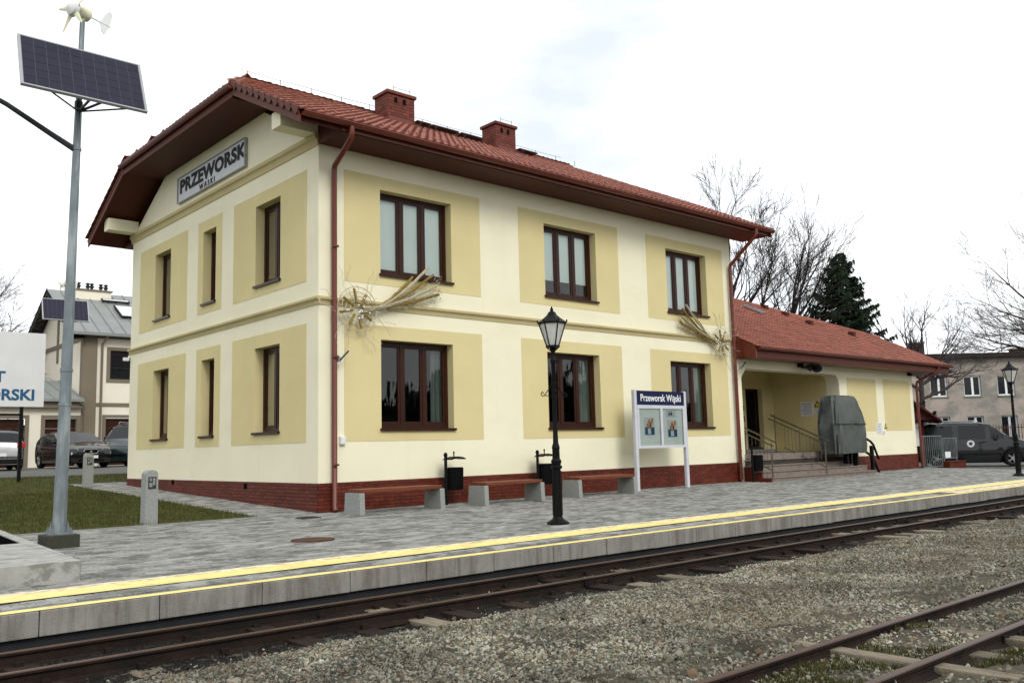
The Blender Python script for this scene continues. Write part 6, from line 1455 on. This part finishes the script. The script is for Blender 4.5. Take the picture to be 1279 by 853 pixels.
# spruce
sp = at(1058, 45, -.1); t = thing('spruce_tree', 'dark green spruce with drooping boughs behind the annex roof', 'tree', sp)
q = MB(); q.tube([(0, 0, 0), (0, 0, 5), (0, 0, 10.7)], [.22, .14, .015], 8); q.build('trunk', M['bark'], t)
q = MB(); rr = random.Random(77)
Hs = 10.95
for k in range(150):
    z = 1.6 + (Hs - 1.75) * (k / 150) ** .92; f = 1 - (z - 1.2) / (Hs - 1.2); Lb = (4.3 * f ** .80 + .14) * rr.uniform(.62, 1.12); a_ = k * 2.39996 + rr.uniform(-.3, .3); d = Vector((math.cos(a_), math.sin(a_), 0))
    n = max(3, int(Lb / .13)); base = Vector((0, 0, z))
    pts = [base + d * Lb * s_ + Vector((0, 0, -.30 * Lb * s_ + .34 * Lb * s_ ** 2.4 - .02)) for s_ in np.linspace(0, 1, 6)]
    q.tube(pts, [.03 * (1 - .8 * s_) + .004 for s_ in np.linspace(0, 1, 6)], 3, cap=False)
    sd_ = Vector((-d.y, d.x, 0))
    for i in range(n):
        s_ = .12 + .88 * (i + rr.random()) / n; P = base + d * Lb * s_ + Vector((0, 0, -.30 * Lb * s_ + .34 * Lb * s_ ** 2.4)); wd = (.34 * (1 - s_) ** .7 + .10) * min(1, Lb / 1.3 + .3)
        for sg in (-1, 1):
            for m_ in range(5):
                e = P + sd_ * sg * wd * rr.uniform(.5, 1.2) + d * wd * rr.uniform(.1, .8) + Vector((0, 0, rr.uniform(-.28, .03))); w2 = Vector((0, 0, rr.uniform(.03, .07))) + d * rr.uniform(-.05, .05)
                q.add([P - w2, P + w2, e + w2 * .25, e - w2 * .3], [(0, 1, 2, 3)])
                mid = P.lerp(e, .6); e2 = mid + Vector((rr.uniform(-.12, .12), rr.uniform(-.12, .12), rr.uniform(-.25, -.05))); q.add([mid - sd_ * .03, mid + sd_ * .03, e2], [(0, 1, 2)])
q.build('crown', M['needle'], t)
# hedge and trees behind the camera (seen mirrored in the lower windows)
q = MB(); rr = random.Random(5)
for i in range(2600):
    x = rr.uniform(-60, 160); y = -58 + rr.uniform(-4, 4); h = 6.6 + 1.7 * math.sin(x * .13) + 1.2 * math.sin(x * .41 + 1) + rr.uniform(-1, 1); w_ = rr.uniform(.8, 1.8)
    for k in range(6):
        c_ = Vector((x + rr.uniform(-w_, w_), y + rr.uniform(-1, 1), rr.uniform(-.4, 1) * h)); s_ = rr.uniform(1.0, 2.0); q.add([c_ + Vector((rr.uniform(-s_, s_), rr.uniform(-s_, s_), rr.uniform(-s_, s_))) for _ in range(4)], [(0, 1, 2), (0, 2, 3), (0, 3, 1)])
tag(q.build('far_hedge', M['needle']), 'dark belt of trees across the tracks behind the viewer', kind='stuff')
# far tree line on the horizon to close the view
q = MB()
for i in range(900):
    a_ = rr.uniform(-20, 110); dd = rr.uniform(170, 210); x = CAM.x + dd * math.sin(R(a_)); y = CAM.y + dd * math.cos(R(a_)); h = rr.uniform(3, 8)
    for k in range(3):
        c_ = Vector((x + rr.uniform(-3, 3), y + rr.uniform(-3, 3), rr.uniform(0, 1) * h)); s_ = 2.2; q.add([c_ + Vector((rr.uniform(-s_, s_), rr.uniform(-s_, s_), rr.uniform(-s_, s_))) for _ in range(4)], [(0, 1, 2), (0, 2, 3), (0, 3, 1)])
tag(q.build('distant_woods', M['bark2']), 'far line of bare woods on the horizon', kind='stuff')
